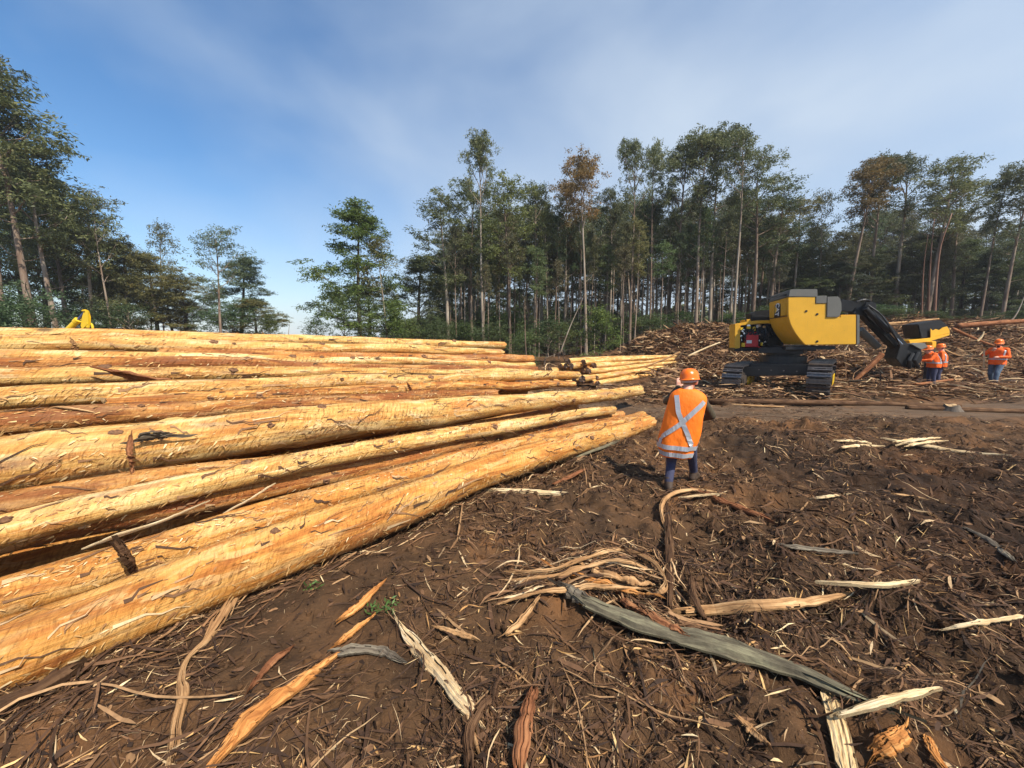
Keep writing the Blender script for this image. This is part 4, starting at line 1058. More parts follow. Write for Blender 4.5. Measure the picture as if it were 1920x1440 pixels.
class TreeGen:
    def __init__(self, seed):
        self.r = np.random.default_rng(seed); self.mb = MB(); self.clumps = []
    def limb(self, p, d, ln, r0, lv, curve_up=0.35, nseg=5):
        r = self.r; pts = [np.array(p, float)]; d = np.array(d, float); rad = [r0]
        for i in range(nseg):
            d = d + np.array((r.normal(0, 0.16), r.normal(0, 0.16), curve_up / nseg + r.normal(0, 0.08)))
            d /= np.linalg.norm(d)
            pts.append(pts[-1] + d * ln / nseg); rad.append(r0 * (1 - 0.75 * (i + 1) / nseg))
        self.mb.tube(pts, rad, 5 if lv == 0 else 4, caps=False)
        return pts
    def gum(self, H=20.0, base=0.5, crown_r=2.6, n=15, r0=0.19, clump_r=0.85, lean=0.3, prof='dome', sub=4, lower=0.0):
        r = self.r
        k = 11; ph = r.random() * 6.28
        tp = []; 
        for i in range(k):
            f = i / (k - 1)
            tp.append((lean * f * math.cos(ph) + 0.16 * math.sin(f * 5 + ph) * f, lean * f * math.sin(ph) + 0.16 * math.cos(f * 4.2 + ph) * f, f * H * 0.95))
        tp = np.array(tp); tp[0][2] = -0.6
        rad = r0 * (1 - 0.86 * np.linspace(0, 1, k) ** 1.1); rad[0] *= 1.25
        self.mb.tube(tp, rad, 9, caps=False)
        tz = tp[:, 2]
        def tpos(f):
            return np.array([np.interp(f * H * 0.95, tz, tp[:, j]) for j in range(3)])
        az = r.random() * 6.28
        for i in range(n):
            f = base + (0.985 - base) * ((i + 0.5 * r.random()) / n) ** 0.8
            u = (f - base) / (1 - base)
            if prof == 'dome': pr = 0.55 + 0.75 * math.sin(math.pi * min(1, 0.18 + 0.80 * u)) - 0.35 * u
            elif prof == 'cone': pr = 1.15 - 0.98 * u
            else: pr = 0.75 + 0.45 * math.sin(math.pi * u)
            ln = crown_r * pr * (0.75 + 0.5 * r.random())
            az += 2.4 + r.normal(0, 0.4)
            el = R(32 + 36 * u + r.normal(0, 9)) if prof != 'cone' else R(8 + 30 * u + r.normal(0, 6))
            d = (math.cos(az) * math.cos(el), math.sin(az) * math.cos(el), math.sin(el))
            P = self.limb(tpos(f), d, ln, max(0.02, r0 * 0.36 * (1 - 0.6 * u)), 0)
            self.clumps.append((P[-1], clump_r * (0.8 + 0.5 * r.random())))
            for s in range(sub):
                q = P[2 + int(r.random() * 3.99)] if len(P) > 5 else P[-1]
                a2 = az + r.normal(0, 1.0); e2 = R(30 + r.normal(0, 22))
                l2 = ln * (0.25 + 0.35 * r.random())
                P2 = self.limb(q, (math.cos(a2) * math.cos(e2), math.sin(a2) * math.cos(e2), math.sin(e2)), l2, max(0.012, r0 * 0.14), 1, 0.2, 3)
                self.clumps.append((P2[-1], clump_r * (0.55 + 0.6 * r.random())))
        for s in range(3):
            self.clumps.append((tpos(0.99) + r.normal(0, 0.35, 3), clump_r * 0.9))
        for s in range(int(lower)):      # a few bare dead limbs on the lower stem
            f = 0.18 + (base - 0.2) * r.random(); a2 = r.random() * 6.28
            self.limb(tpos(f), (math.cos(a2), math.sin(a2), 0.5), 0.6 + 1.3 * r.random(), 0.025, 1, 0.1, 3)
    def leaves(self, per, Ln=0.30, Wd=0.085, droop=0.7, flat=0.85):
        r = self.r; C = []; Rr = []
        for c, cr in self.clumps:
            k = max(6, int(per * (cr ** 2)))
            # tufts: the leaves of a clump gather in a handful of small sprays
            nsub = 5
            sc = r.normal(0, 0.62, (nsub, 3)) * cr; sc[:, 2] *= flat
            w = r.integers(0, nsub, k)
            p = c + sc[w] + r.normal(0, 0.23, (k, 3)) * cr * np.array((1, 1, flat))
            C.append(p)
        P = np.concatenate(C); n = len(P)
        d = r.normal(0, 1, (n, 3)); d[:, 2] -= droop; d /= np.linalg.norm(d, axis=1)[:, None]
        s = np.cross(d, r.normal(0, 1, (n, 3))); s /= np.linalg.norm(s, axis=1)[:, None]
        l = Ln * (0.6 + 0.8 * r.random(n))[:, None]; w = Wd * (0.6 + 0.8 * r.random(n))[:, None]
        V = np.stack([P, P + d * l * 0.5 + s * w * 0.5, P + d * l, P + d * l * 0.5 - s * w * 0.5], 1).reshape(-1, 3)
        return V, np.arange(n * 4).reshape(n, 4)

def proto(seed, leafm='leaf', barkm='gum_bark', per=330, leaf=(0.25, 0.072), droop=0.7, flat=0.85, **kw):
    g = TreeGen(seed); g.gum(**kw)
    tr = g.mb.mesh('trunk', M[barkm], smooth=True)
    V, Fq = g.leaves(per, leaf[0], leaf[1], droop, flat)
    cr = mesh_np('crown', V, Fq, M[leafm])
    H = float(V[:, 2].max()); W = float(np.percentile(np.hypot(V[:, 0], V[:, 1]), 92))
    return tr, cr, H, W

PT = {}
PT['gum'] = [proto(11, H=22, base=0.58, crown_r=2.3, n=15, lean=0.5, lower=5, clump_r=0.60, r0=0.17),
             proto(12, H=22, base=0.65, crown_r=2.2, n=13, lean=0.7, lower=6, clump_r=0.58, r0=0.16),
             proto(13, H=22, base=0.50, crown_r=2.2, n=17, lean=0.4, lower=4, clump_r=0.58, prof='oval', r0=0.18),
             proto(14, H=22, base=0.62, crown_r=2.5, n=14, lean=0.9, lower=7, clump_r=0.62, r0=0.17),
             proto(15, H=22, base=0.46, crown_r=2.0, n=18, lean=0.6, lower=3, clump_r=0.55, prof='oval', r0=0.15),
             proto(16, H=22, base=0.68, crown_r=2.6, n=13, lean=0.5, lower=6, clump_r=0.62, r0=0.19)]
PT['tall'] = [proto(61, H=22, base=0.62, crown_r=1.9, n=13, lean=0.7, lower=7, clump_r=0.62, r0=0.15), proto(62, H=22, base=0.70, crown_r=2.0, n=11, lean=0.9, lower=7, clump_r=0.66, r0=0.15), proto(63, H=22, base=0.56, crown_r=1.7, n=14, lean=0.5, lower=6, clump_r=0.56, prof='oval', r0=0.14)]
PT['full'] = [proto(21, barkm='dark_bark', H=20, base=0.22, crown_r=3.0, n=22, lean=0.6, clump_r=0.74, prof='oval', r0=0.24, per=440),
              proto(22, barkm='dark_bark', H=20, base=0.18, crown_r=2.8, n=22, lean=0.9, clump_r=0.72, prof='cone', r0=0.22, per=440),
              proto(23, barkm='dark_bark', H=20, base=0.28, crown_r=3.2, n=20, lean=0.5, clump_r=0.78, prof='dome', r0=0.23, per=440)]
PT['cone'] = [proto(31, leafm='leaf_bush', barkm='dark_bark', H=16, base=0.10, crown_r=3.3, n=24, lean=0.2, clump_r=0.72, prof='cone', r0=0.18, per=330, droop=0.2, flat=0.5, sub=4)]
PT['thin'] = [proto(41, H=14, base=0.50, crown_r=1.6, n=12, lean=0.3, clump_r=0.55, prof='oval', r0=0.13, per=300, leaf=(0.2, 0.06)),
              proto(42, H=14, base=0.45, crown_r=1.8, n=11, lean=0.5, clump_r=0.6, prof='dome', r0=0.09, per=150, leaf=(0.24, 0.07))]
PT['bush'] = [proto(51, leafm='leaf_bush', barkm='dark_bark', H=5, base=0.06, crown_r=1.7, n=20, lean=0.2, clump_r=0.55, prof='oval', r0=0.05, per=330, leaf=(0.17, 0.05), sub=3),
              proto(52, leafm='leaf_bush', barkm='dark_bark', H=5, base=0.10, crown_r=1.3, n=18, lean=0.4, clump_r=0.5, prof='cone', r0=0.05, per=330, leaf=(0.17, 0.05), sub=3),
              proto(53, leafm='leaf_bush', barkm='gum_bark', H=5, base=0.15, crown_r=1.2, n=15, lean=0.5, clump_r=0.42, prof='dome', r0=0.035, per=260, leaf=(0.17, 0.045), sub=3)]

def place_tree(kind, k, X, Y, H, W=None, rz=None, label='', cat='tree', group=None, tintc=(1, 1, 1), name='gum_tree'):
    tr, cr, h0, w0 = PT[kind][k % len(PT[kind])]
    sz = H / h0; sx = (W / w0) if W else sz
    e = empty(name, (X, Y, float(ground(X, Y)) - 0.05), label, cat, group)
    e.scale = (sx, sx, sz); e.rotation_euler = (0, 0, random.random() * 6.28 if rz is None else rz)
    a = obj('trunk', tr, e); b_ = obj('crown', cr, e)
    b_.color = (*tintc, 1)
    return e

def ptree(kind, k, px, top, Y, wpx, label, tintc=(1, 1, 1), rz=None, group=None, name='gum_tree', cat='tree'):
    """tree whose stem stands at photo column px (read near the horizon), crest at row top, crown wpx wide, Y metres away"""
    X = at_y(px, 0.35 * 640 + 0.65 * top, Y)[0]
    # column drifts with height because the camera looks slightly down
    tp = at_y(px, top, Y)
    g = float(ground(X, Y))
    W = wpx * (0.42 if kind in ('gum', 'tall') else 0.5) / FPX * Y * math.cos(math.atan((px - 960) / FPX)) ** 0.5
    return place_tree(kind, k, X, Y, tp[2] - g, W, rz, label, cat, group, tintc, name)

GR = (1.05, 1.1, 0.9); OL = (1.15, 1.02, 0.75); DK = (0.85, 0.88, 0.85); BZ = (1.5, 0.95, 0.7); BL = (0.8, 0.98, 1.05); LG = (1.35, 1.4, 0.85)
T_ = [
 ('gum', 4, 22, 90, 26, 260, 'tallest gum at the far left edge with layered crown', GR),
 ('gum', 2, -50, 60, 26, 260, 'tall gum cut off by the left edge of the photo', DK),
 ('gum', 2, 72, 215, 28, 190, 'second tallest gum at the far left', GR),
 ('full', 1, 15, 235, 32, 200, 'leafy tree filling the space below the tallest left gum', GR),
 ('full', 0, 60, 330, 34, 190, 'dark leafy tree low behind the second tallest left gum', DK),
 ('full', 2, 185, 420, 36, 150, 'leafy tree below the knobbly topped slender gum', OL),
 ('full', 2, 105, 320, 31, 150, 'mid height gum right of the tallest left gum', GR),
 ('gum', 4, 150, 340, 32, 150, 'gum with leafy top right of the mid height left gum', OL),
 ('thin', 1, 190, 352, 31, 120, 'slender gum with knobbly top at the left group\'s shoulder', GR),
 ('full', 1, 232, 432, 34, 125, 'olive tree in the falling line of the left group', OL),
 ('thin', 1, 292, 410, 42, 85, 'small round crowned gum poking above the left group', OL),
 ('full', 2, 285, 470, 36, 140, 'broad olive brown tree under the small round crown', OL),
 ('full', 0, 345, 500, 36, 125, 'low olive tree left of the white stemmed tree', OL),
 ('thin', 0, 402, 412, 26, 95, 'white stemmed slim tree alone against blue sky at the left', BL),
 ('full', 1, 440, 470, 37, 130, 'blue green conical tree right of the white stemmed tree', BL),
 ('full', 2, 480, 560, 36, 110, 'low reddish edged tree ending the left group', OL),
 ('cone', 0, 668, 372, 31, 175, 'bright green pyramid shaped tree standing apart in the middle', LG),
 ('thin', 1, 722, 438, 31, 100, 'pale stemmed slim gum beside the pyramid tree', OL),
 ('full', 0, 690, 520, 34, 130, 'low leafy tree behind the pyramid tree', GR),
 ('full', 2, 780, 475, 37, 140, 'dark lower gum at the left end of the forest wall', DK),
 ('gum', 4, 838, 340, 35, 130, 'drooping crowned gum at the left end of the forest wall', GR),
 ('gum', 5, 905, 248, 35, 90, 'tall straight gum rising above the left end of the forest wall', GR),
 ('gum', 2, 882, 320, 37, 110, 'gum with leafy stem just left of the tall straight gum', LG),
 ('gum', 4, 957, 308, 35, 115, 'yellowish green gum right of the tall straight gum', LG),
 ('gum', 0, 1002, 335, 37, 110, 'second yellowish gum near the stack\'s right end', GR),
 ('gum', 1, 1030, 370, 40, 90, 'lower gum between yellowish gums and bronze topped gum', DK),
 ('gum', 3, 1105, 278, 34, 120, 'bronze topped gum with pale stem in the forest wall', BZ),
 ('gum', 0, 1060, 330, 38, 100, 'bronze gum left of the pale stemmed bronze topped gum', BZ),
 ('gum', 1, 1150, 345, 38, 95, 'lower gum right of the bronze topped gum', DK),
 ('gum', 5, 1190, 247, 34, 80, 'tall gum with small tufted top left of the highest crown', GR),
 ('gum', 1, 1228, 250, 36, 95, 'tall gum adjoining the tufted top gum', GR),
 ('gum', 3, 1318, 220, 34, 150, 'highest crowned gum of the forest wall', GR),
 ('gum', 0, 1275, 255, 36, 120, 'gum left of the highest crown', GR),
 ('gum', 5, 1345, 240, 36, 115, 'gum right of the highest crown', DK),
 ('gum', 1, 1392, 232, 33, 125, 'straight stemmed gum above the machine\'s left side', GR),
 ('gum', 2, 1425, 285, 34, 125, 'leafy gum leaning out right of the forest\'s high part', GR),
 ('gum', 4, 1455, 330, 35, 120, 'greyish gum where the skyline drops above the machine', BL),
 ('gum', 0, 1500, 365, 36, 110, 'low gum in the skyline dip above the yellow cab', OL),
 ('thin', 1, 1545, 350, 36, 70, 'sparse gum tuft poking up in the skyline dip', OL),
 ('gum', 3, 1602, 300, 33, 150, 'rusty crowned gum left in the right hand group', BZ),
 ('gum', 0, 1650, 284, 34, 150, 'gum with domed crown in the right hand group', DK),
 ('gum', 5, 1700, 280, 34, 140, 'highest gum of the right hand group', DK),
 ('gum', 2, 1760, 290, 32, 150, 'green topped gum with red stems right of centre in the right group', GR),
 ('gum', 3, 1805, 320, 34, 140, 'lower gum closing the right hand group', DK),
 ('gum', 1, 1862, 305, 31, 110, 'thin gum left of the right edge', GR),
 ('gum', 4, 1905, 290, 30, 130, 'gum next to the right edge of the photo', DK),
 ('gum', 0, 1965, 262, 30, 150, 'tall gum cut off by the right edge', GR),
 ('full', 0, 2050, 250, 30, 170, 'dark tree beyond the right edge', DK),
]
for i, t in enumerate(T_):
    ptree(t[0], t[1], t[2], t[3], t[4], t[5], t[6], t[7] if len(t) > 7 else (1, 1, 1), rz=i * 2.1)

# the deep forest behind the first row
def forest(n, tlo, thi, ylo, yhi, topf, lab, grp, kinds, tn, nm='gum_tree', wr=(60, 110)):
    for i in range(n):
        t = tlo + (thi - tlo) * ((i + random.random()) / n)
        Y = ylo + (yhi - ylo) * random.random()
        px = 960 + t * FPX
        top = topf(px) + random.uniform(-25, 60)
        k = random.choice(kinds)
        ptree(k, random.randrange(6), px, top, Y, random.uniform(*wr) * (1.25 if k == 'full' else 1), lab, tuple(c * random.uniform(0.8, 1.15) for c in tn), group=grp, name=nm)

def skyl(px):
    return float(np.interp(px, [-100, 0, 200, 330, 480, 620, 780, 880, 960, 1100, 1200, 1400, 1480, 1540, 1620, 1750, 1830, 1920, 2200],
                           [300, 330, 470, 540, 580, 590, 500, 400, 395, 380, 360, 350, 420, 430, 370, 370, 400, 370, 350]))
forest(74, -0.20, 0.72, 39, 62, lambda p: skyl(p) + 10, 'slender gum stem in the dense forest behind the first row', 'gums deep in the forest', ['gum', 'gum', 'gum', 'thin'], (1.0, 1.02, 0.95))
forest(38, 0.70, 1.55, 36, 58, lambda p: skyl(p) + 20, 'slender dark gum behind the right hand group of trees', 'gums behind the right hand group', ['gum', 'gum', 'full'], (0.85, 0.88, 0.84))
forest(24, -0.25, 1.5, 60, 95, lambda p: skyl(p) + 75, 'far gum filling the back of the forest', 'gums at the back of the forest', ['gum', 'gum', 'full'], (0.9, 0.95, 0.92))
forest(16, -1.55, -0.68, 32, 52, lambda p: skyl(p) + 25, 'leafy tree filling the wood behind the left group', 'trees behind the left group', ['full', 'full', 'gum'], (0.85, 0.85, 0.7))
forest(16, -0.20, 0.75, 52, 72, lambda p: skyl(p) + 110, 'leafy half grown gum in the lower storey of the forest', 'half grown gums in the forest', ['full', 'full', 'thin'], (0.95, 1.0, 0.9), wr=(60, 100))
forest(16, 0.70, 1.55, 44, 62, lambda p: skyl(p) + 110, 'leafy dark half grown tree under the right hand group', 'half grown trees at the right', ['full', 'full', 'thin'], (0.85, 0.88, 0.85), wr=(70, 110))
forest(46, -0.17, 0.72, 33, 39, lambda p: skyl(p) + random.uniform(-10, 70), 'slim gum with a narrow crown at the forest front', 'slim gums along the forest front', ['tall'], (1.05, 1.08, 0.95), wr=(36, 58))
forest(18, 0.72, 1.45, 33, 40, lambda p: skyl(p) + 60, 'bushy tree with low foliage in the right hand group', 'bushy trees in the right hand group', ['full'], (0.8, 0.84, 0.78), nm='bushy_tree', wr=(70, 105))
# the wood goes on behind: one far mass of foliage
def far_wood():
    V = []; Fq = []; n = 40000
    t = -0.34 + 1.95 * rng.random(n); Y = 96 + 40 * rng.random(n); X = t * Y
    zt = 3.0 + 9.0 * (0.75 + 0.5 * fbm(t * 26, t * 0 + 2, 5, 3)) * sstep(-0.34, -0.18, t)
    Z = 0.3 + zt * rng.random(n) ** 0.8
    d = rng.normal(0, 1, (n, 3)); d /= np.linalg.norm(d, axis=1)[:, None]; s_ = np.cross(d, rng.normal(0, 1, (n, 3))); s_ /= np.linalg.norm(s_, axis=1)[:, None]
    P = np.stack([X, Y, Z], 1); l = (0.7 + 0.8 * rng.random(n))[:, None]; w = l * 0.42
    VV = np.stack([P, P + d * l * 0.5 + s_ * w, P + d * l, P + d * l * 0.5 - s_ * w], 1).reshape(-1, 3)
    o = obj('far_wood', mesh_np('far_wood', VV, np.arange(4 * n).reshape(n, 4), M['leaf']), label='dark mass of foliage filling the back of the wood', cat='wood', kind='stuff')
    o.color = (1.1, 1.15, 1.1, 1)
far_wood()
# saplings and bushes under the eaves of the forest
B_ = [
 ('bush', 0, 45, 528, 24, 200, 'blue green wattle bush low at the far left', BL), ('bush', 1, 0, 560, 22, 160, 'wattle bush cut by the left edge', BL),
 ('bush', 0, 150, 560, 30, 130, 'dark bush behind the yellow boom', DK), ('bush', 2, 250, 560, 31, 110, 'dark bush right of the yellow boom', DK),
 ('bush', 0, 430, 555, 34, 120, 'dark bush at the foot of the white stemmed tree', BL), ('bush', 1, 500, 580, 33, 60, 'reddish shrub ending the left wood', OL),
 ('bush', 0, 648, 515, 28, 115, 'dense round dark green shrub below the pyramid tree', GR), ('bush', 2, 592, 592, 28, 60, 'small feathery shrub left of the pyramid tree', GR),
 ('bush', 1, 740, 560, 30, 90, 'bright green shrub right of the pale stemmed slim gum', LG), ('bush', 0, 815, 585, 32, 80, 'low shrub at the left foot of the forest wall', DK),
 ('bush', 1, 1128, 566, 28, 85, 'bright green sapling clump in front of the forest wall', LG), ('bush', 2, 1020, 590, 28, 90, 'grey twiggy shrub behind the stack\'s right end', DK),
 ('bush', 0, 985, 610, 27, 90, 'green shrub just above the top log\'s end', GR), ('bush', 2, 1062, 600, 29, 80, 'twiggy shrub left of the bright sapling clump', OL),
 ('bush', 0, 1230, 585, 34, 60, 'small green shrub amid pale stems', GR), ('bush', 1, 1440, 570, 31, 90, 'green shrub left of the machine', GR),
 ('bush', 0, 1640, 565, 27, 100, 'grey green shrub behind the black boom', BL), ('bush', 2, 1680, 575, 26, 90, 'leafy shrub right of the black boom', GR),
 ('bush', 0, 1600, 590, 30, 90, 'dark shrub just right of the yellow cab', DK), ('bush', 1, 1740, 580, 28, 80, 'shrub at the foot of the red stems', DK),
 ('bush', 0, 1830, 590, 27, 110, 'dark shrub on the ridge at the right', DK), ('bush', 1, 1910, 580, 27, 110, 'dark shrub on the ridge at the right edge', DK),
 ('bush', 0, 920, 600, 32, 90, 'dark shrub behind the crest of the stack', DK), ('bush', 1, 870, 598, 33, 70, 'narrow shrub behind the stack below the tall straight gum', GR)]
for i, t in enumerate(B_):
    ptree(t[0], t[1], t[2], t[3], t[4], t[5], t[6], t[7], rz=i * 1.7, name='shrub', cat='shrub')
for i in range(60):
    t = random.uniform(-0.3, 1.5); px = 960 + t * FPX
    ptree('bush', random.randrange(3), px, random.uniform(570, 618), random.uniform(31, 46), random.uniform(55, 120), 'low dark undergrowth bush among the forest stems', tuple(c * random.uniform(0.8, 1.1) for c in GR),
          group='undergrowth bushes among the stems', name='shrub', cat='shrub')
# single bare or leaning stems that stand out
def stem(pts, r0, label, m='gum_bark', name='bare_stem', side=False):
    mb = MB(); P = np.asarray(pts, float)
    C = catmull(P, np.linspace(0, 1, 12)); mb.tube(C, np.linspace(r0, r0 * 0.2, 12), 7)
    if side:
        r_ = np.random.default_rng(zlib.crc32(label.encode()) % 999)
        for f in (0.5, 0.65, 0.8, 0.92):
            q = C[int(f * 11)]; a = r_.random() * 6.28; d = np.array((math.cos(a), math.sin(a) * 0.4, 0.7))
            mb.tube([q, q + d * 0.7, q + d * 1.3 + np.array((0, 0, 0.25))], [r0 * 0.35, r0 * 0.25, r0 * 0.1], 4)
    return mb.build(name, M[m], smooth=True, label=label, cat='tree stem')
stem([at_y(1048, 668, 24), at_y(1070, 610, 24), at_y(1100, 545, 24)], 0.05, 'thin bare pole leaning right out of the stump behind the small stack', side=False)
stem([at_y(987, 672, 22), at_y(985, 640, 22), at_y(984, 560, 22)], 0.045, 'thin pale pole standing by the end of the upper logs', side=False)
stem([at_y(1878, 620, 25), at_y(1905, 590, 25), at_y(1925, 545, 25)], 0.06, 'bare crooked pole leaning right at the right edge', side=False)
stem([at_y(540, 640, 60), at_y(541, 625, 60), at_y(543, 606, 60)], 0.08, 'tiny dead sapling in the sky gap', name='dead_sapling')
def big_stem(px0, py0, px1, py1, px2, py2, Y, r0, label, m='gum_bark'):
    a, b_, c = at_y(px0, py0, Y), at_y(px1, py1, Y), at_y(px2, py2, Y)
    a[2] = float(ground(a[0], a[1])) - 0.2
    return stem([a, b_, c], r0, label, m)
M['red_bark'] = bark_mat('red_bark', [(0.25, (0.085, 0.040, 0.024)), (0.5, (0.19, 0.088, 0.052)), (0.8, (0.30, 0.18, 0.12))])
big_stem(1752, 600, 1762, 470, 1785, 400, 29, 0.12, 'thick red brown forked stem right of the machine', 'red_bark')
big_stem(1740, 600, 1745, 480, 1752, 410, 29.5, 0.10, 'second red brown stem close left of the forked one', 'red_bark')
big_stem(1728, 600, 1732, 500, 1740, 440, 30, 0.075, 'thin red stem left of the two red brown stems', 'red_bark')

# ------------------------------------------------------------------ tracked forestry machine
def paint(name, col, dirt, rough=0.38):
    m, nt, b = mat(name)
    tc = nt.nodes.new('ShaderNodeTexCoord').outputs['Object']
    f = noise_node(nt, tc, 1.6, 7, 0.65); r = ramp_node(nt, [(0.3, tuple(c * 0.9 for c in col)), (0.7, tuple(min(1, c * 1.06) for c in col))])
    nt.links.new(f, r.inputs['Fac'])
    g = noise_node(nt, tc, 7.0, 8, 0.72); rg = ramp_node(nt, [(0.60, (0, 0, 0)), (0.78, (0.55, 0.55, 0.55))]); nt.links.new(g, rg.inputs['Fac'])
    s = noise_node(nt, tc, 5.0, 6, 0.7, (3.5, 3.5, 0.25)); rs = ramp_node(nt, [(0.58, (0, 0, 0)), (0.8, (0.35, 0.35, 0.35))]); nt.links.new(s, rs.inputs['Fac'])
    c = mix_node(nt, rg.outputs['Color'], r.outputs['Color'], dirt)
    c = mix_node(nt, rs.outputs['Color'], c, dirt)
    nt.links.new(c, b.inputs['Base Color'])
    rr = ramp_node(nt, [(0.4, (rough,) * 3), (0.75, (0.7,) * 3)]); nt.links.new(g, rr.inputs['Fac']); nt.links.new(rr.outputs['Color'], b.inputs['Roughness'])
    bump_node(nt, b, g, 0.12, 0.01)
    return m
M['yellow'] = paint('yellow_paint', (0.80, 0.42, 0.025), (0.36, 0.20, 0.05))
M['yellow2'] = paint('lemon_paint', (0.80, 0.52, 0.02), (0.36, 0.24, 0.05))
M['grey_steel'] = paint('grey_steel', (0.15, 0.145, 0.125), (0.23, 0.19, 0.14), 0.5)
M['black_paint'] = paint('black_paint', (0.008, 0.008, 0.009), (0.035, 0.027, 0.02), 0.4)
M['engine_black'] = simple('engine_black', (0.02, 0.02, 0.022), 0.45, 0.2, 0.4, 12)
M['red_part'] = simple('red_paint', (0.55, 0.012, 0.02), 0.35, 0, 0.15, 5)
M['shoe'] = simple('worn_track_steel', (0.17, 0.15, 0.14), 0.42, 0.75, 0.35, 9, 0.2, dirt=(0.10, 0.065, 0.04))
M['dirty_steel'] = simple('muddy_steel', (0.06, 0.045, 0.035), 0.7, 0.2, 0.5, 5, 0.2)
M['white'] = simple('white_print', (0.80, 0.80, 0.78), 0.5, var=0.04)
M['decal_black'] = simple('decal_black', (0.012, 0.012, 0.014), 0.4, var=0.1)
M['rod'] = simple('chrome_rod', (0.45, 0.47, 0.52), 0.2, 1.0, 0.1, 4)
M['blue_rod'] = simple('blue_grey_rod', (0.12, 0.14, 0.28), 0.3, 0.5, 0.15, 4)
M['glass_dark'] = simple('tinted_glass', (0.02, 0.025, 0.03), 0.08, 0, 0.1, 2)

UA = R(42.0)
ua = np.array((math.sin(UA), math.cos(UA), 0)); vb = np.array((math.cos(UA), -math.sin(UA), 0)); ZZ = np.array((0, 0, 1.0))
mc_loc = np.array((9.85, 14.15, 0.0))
machine = empty('forestry_machine', tuple(mc_loc), 'yellow and black tracked logging machine with raised body and open engine', 'machine')
def W(p):      # world point -> machine local
    return np.asarray(p, float) - mc_loc
def zp(x, y, plane_p, plane_n):    # point of the 6x detail view -> machine local, on a vertical plane
    return W(on_plane(1330 + x / 6.0, 510 + y / 6.0, plane_p, plane_n))

# tracks
def track(px, py_bot, Yf, zb):
    front = at_y(px, py_bot, Yf); front[2] = zb
    Lt, h, wd = 3.9, 1.02, 0.60
    r = h / 2
    t = empty('track', (0, 0, 0)); t.parent = machine
    c0 = W(front) + ua * 0.18; c0[2] = zb + r        # front idler centre
    c1 = c0 + ua * (Lt - h)
    per = 2 * (Lt - h) + 2 * math.pi * r; nsh = 44
    sm = MB(); sm.box((0, 0, 0), (0.082, 0, 0), (0, wd / 2, 0), (0, 0, 0.014)); sm.box((-0.055, 0, 0.035), (0.010, 0, 0), (0, wd / 2, 0), (0, 0, 0.028))
    sm.box((0.04, 0, 0.024), (0.010, 0, 0), (0, wd / 2, 0), (0, 0, 0.018))
    sm.box((0.0, 0.16, 0.02), (0.02, 0, 0), (0, 0.02, 0), (0, 0, 0.012)); sm.box((0.0, -0.16, 0.02), (0.02, 0, 0), (0, 0.02, 0), (0, 0, 0.012))
    sme = sm.mesh('shoe', M['shoe'])
    for i in range(nsh):
        s = i / nsh * per
        if s < Lt - h: p = c0 + ZZ * r + ua * s; n = ZZ; d = ua
        elif s < Lt - h + math.pi * r:
            a = (s - (Lt - h)) / r; n = ZZ * math.cos(a) + ua * math.sin(a); p = c1 + n * r; d = ua * math.cos(a) - ZZ * math.sin(a)
        elif s < 2 * (Lt - h) + math.pi * r: q = s - (Lt - h) - math.pi * r; p = c1 - ZZ * r - ua * q; n = -ZZ; d = -ua
        else:
            a = (s - 2 * (Lt - h) - math.pi * r) / r; n = -ZZ * math.cos(a) - ua * math.sin(a); p = c0 + n * r; d = -ua * math.cos(a) + ZZ * math.sin(a)
        o = obj('shoe', sme, t)
        y_ = np.cross(n, d)
        mt = Matrix(((d[0], y_[0], n[0], p[0]), (d[1], y_[1], n[1], p[1]), (d[2], y_[2], n[2], p[2]), (0, 0, 0, 1)))
        o.matrix_local = mt
    fm = MB()
    fm.beam(c0 + ua * 0.35, c1 - ua * 0.3, 0.44, 0.5)
    fm.beam(c0 + ua * 0.1 + vb * 0.25, c1 + vb * 0.25, 0.06, 0.34)
    fm.build('track_frame', M['dirty_steel'], t, bevel=0.02)
    for c in (c0, c1):
        im = MB(); im.tube([c - vb * 0.2, c + vb * 0.2], 0.42, 24); im.tube([c - vb * 0.27, c + vb * 0.29], 0.22, 18); im.tube([c + vb * 0.29, c + vb * 0.31], 0.12, 12)
        im.build('idler_wheel', M['dirty_steel'], t, bevel=0.01)
    ym = MB()
    for k in range(4):
        ym.box(c0 + ua * (0.72 + 0.34 * k) + vb * 0.302 - ZZ * 0.05, ua * 0.12, vb * 0.012, ZZ * 0.16)
    ym.build('step_guard', M['yellow2'], t, bevel=0.008)
    return c0, c1
L0, L1 = track(1373, 741, 13.35, -0.10)
R0, R1 = track(1533, 743, 11.95, 0.06)
# lower frame
lf = MB()
mid = (L0 + L1 + R0 + R1) / 4
for k in (-0.75, 0.75):
    lf.beam((L0 + L1) / 2 + ua * k + ZZ * 0.28, (R0 + R1) / 2 + ua * k + ZZ * 0.28, 0.40, 0.34)
lf.box(mid + ZZ * 0.36, ua * 0.95, vb * 0.85, ZZ * 0.17)
lf.build('lower_frame', M['black_paint'], machine, bevel=0.03)
bl = MB()
for k in range(6):
    bl.tube([mid + vb * (-0.9 + 0.36 * k) - ua * 0.985 + ZZ * 0.3, mid + vb * (-0.9 + 0.36 * k) - ua * 1.01 + ZZ * 0.3], 0.025, 8)
bl.build('frame_bolts', M['shoe'], machine)
sr = MB()
sr.tube([mid + ZZ * 0.5, mid + ZZ * 0.78], 0.72, 32); sr.tube([mid + ZZ * 0.62, mid + ZZ * 1.1], 0.52, 28); sr.box(mid + ZZ * 0.98, ua * 0.7, vb * 0.65, ZZ * 0.10)
sr.build('slew_ring', M['black_paint'], machine, bevel=0.01)

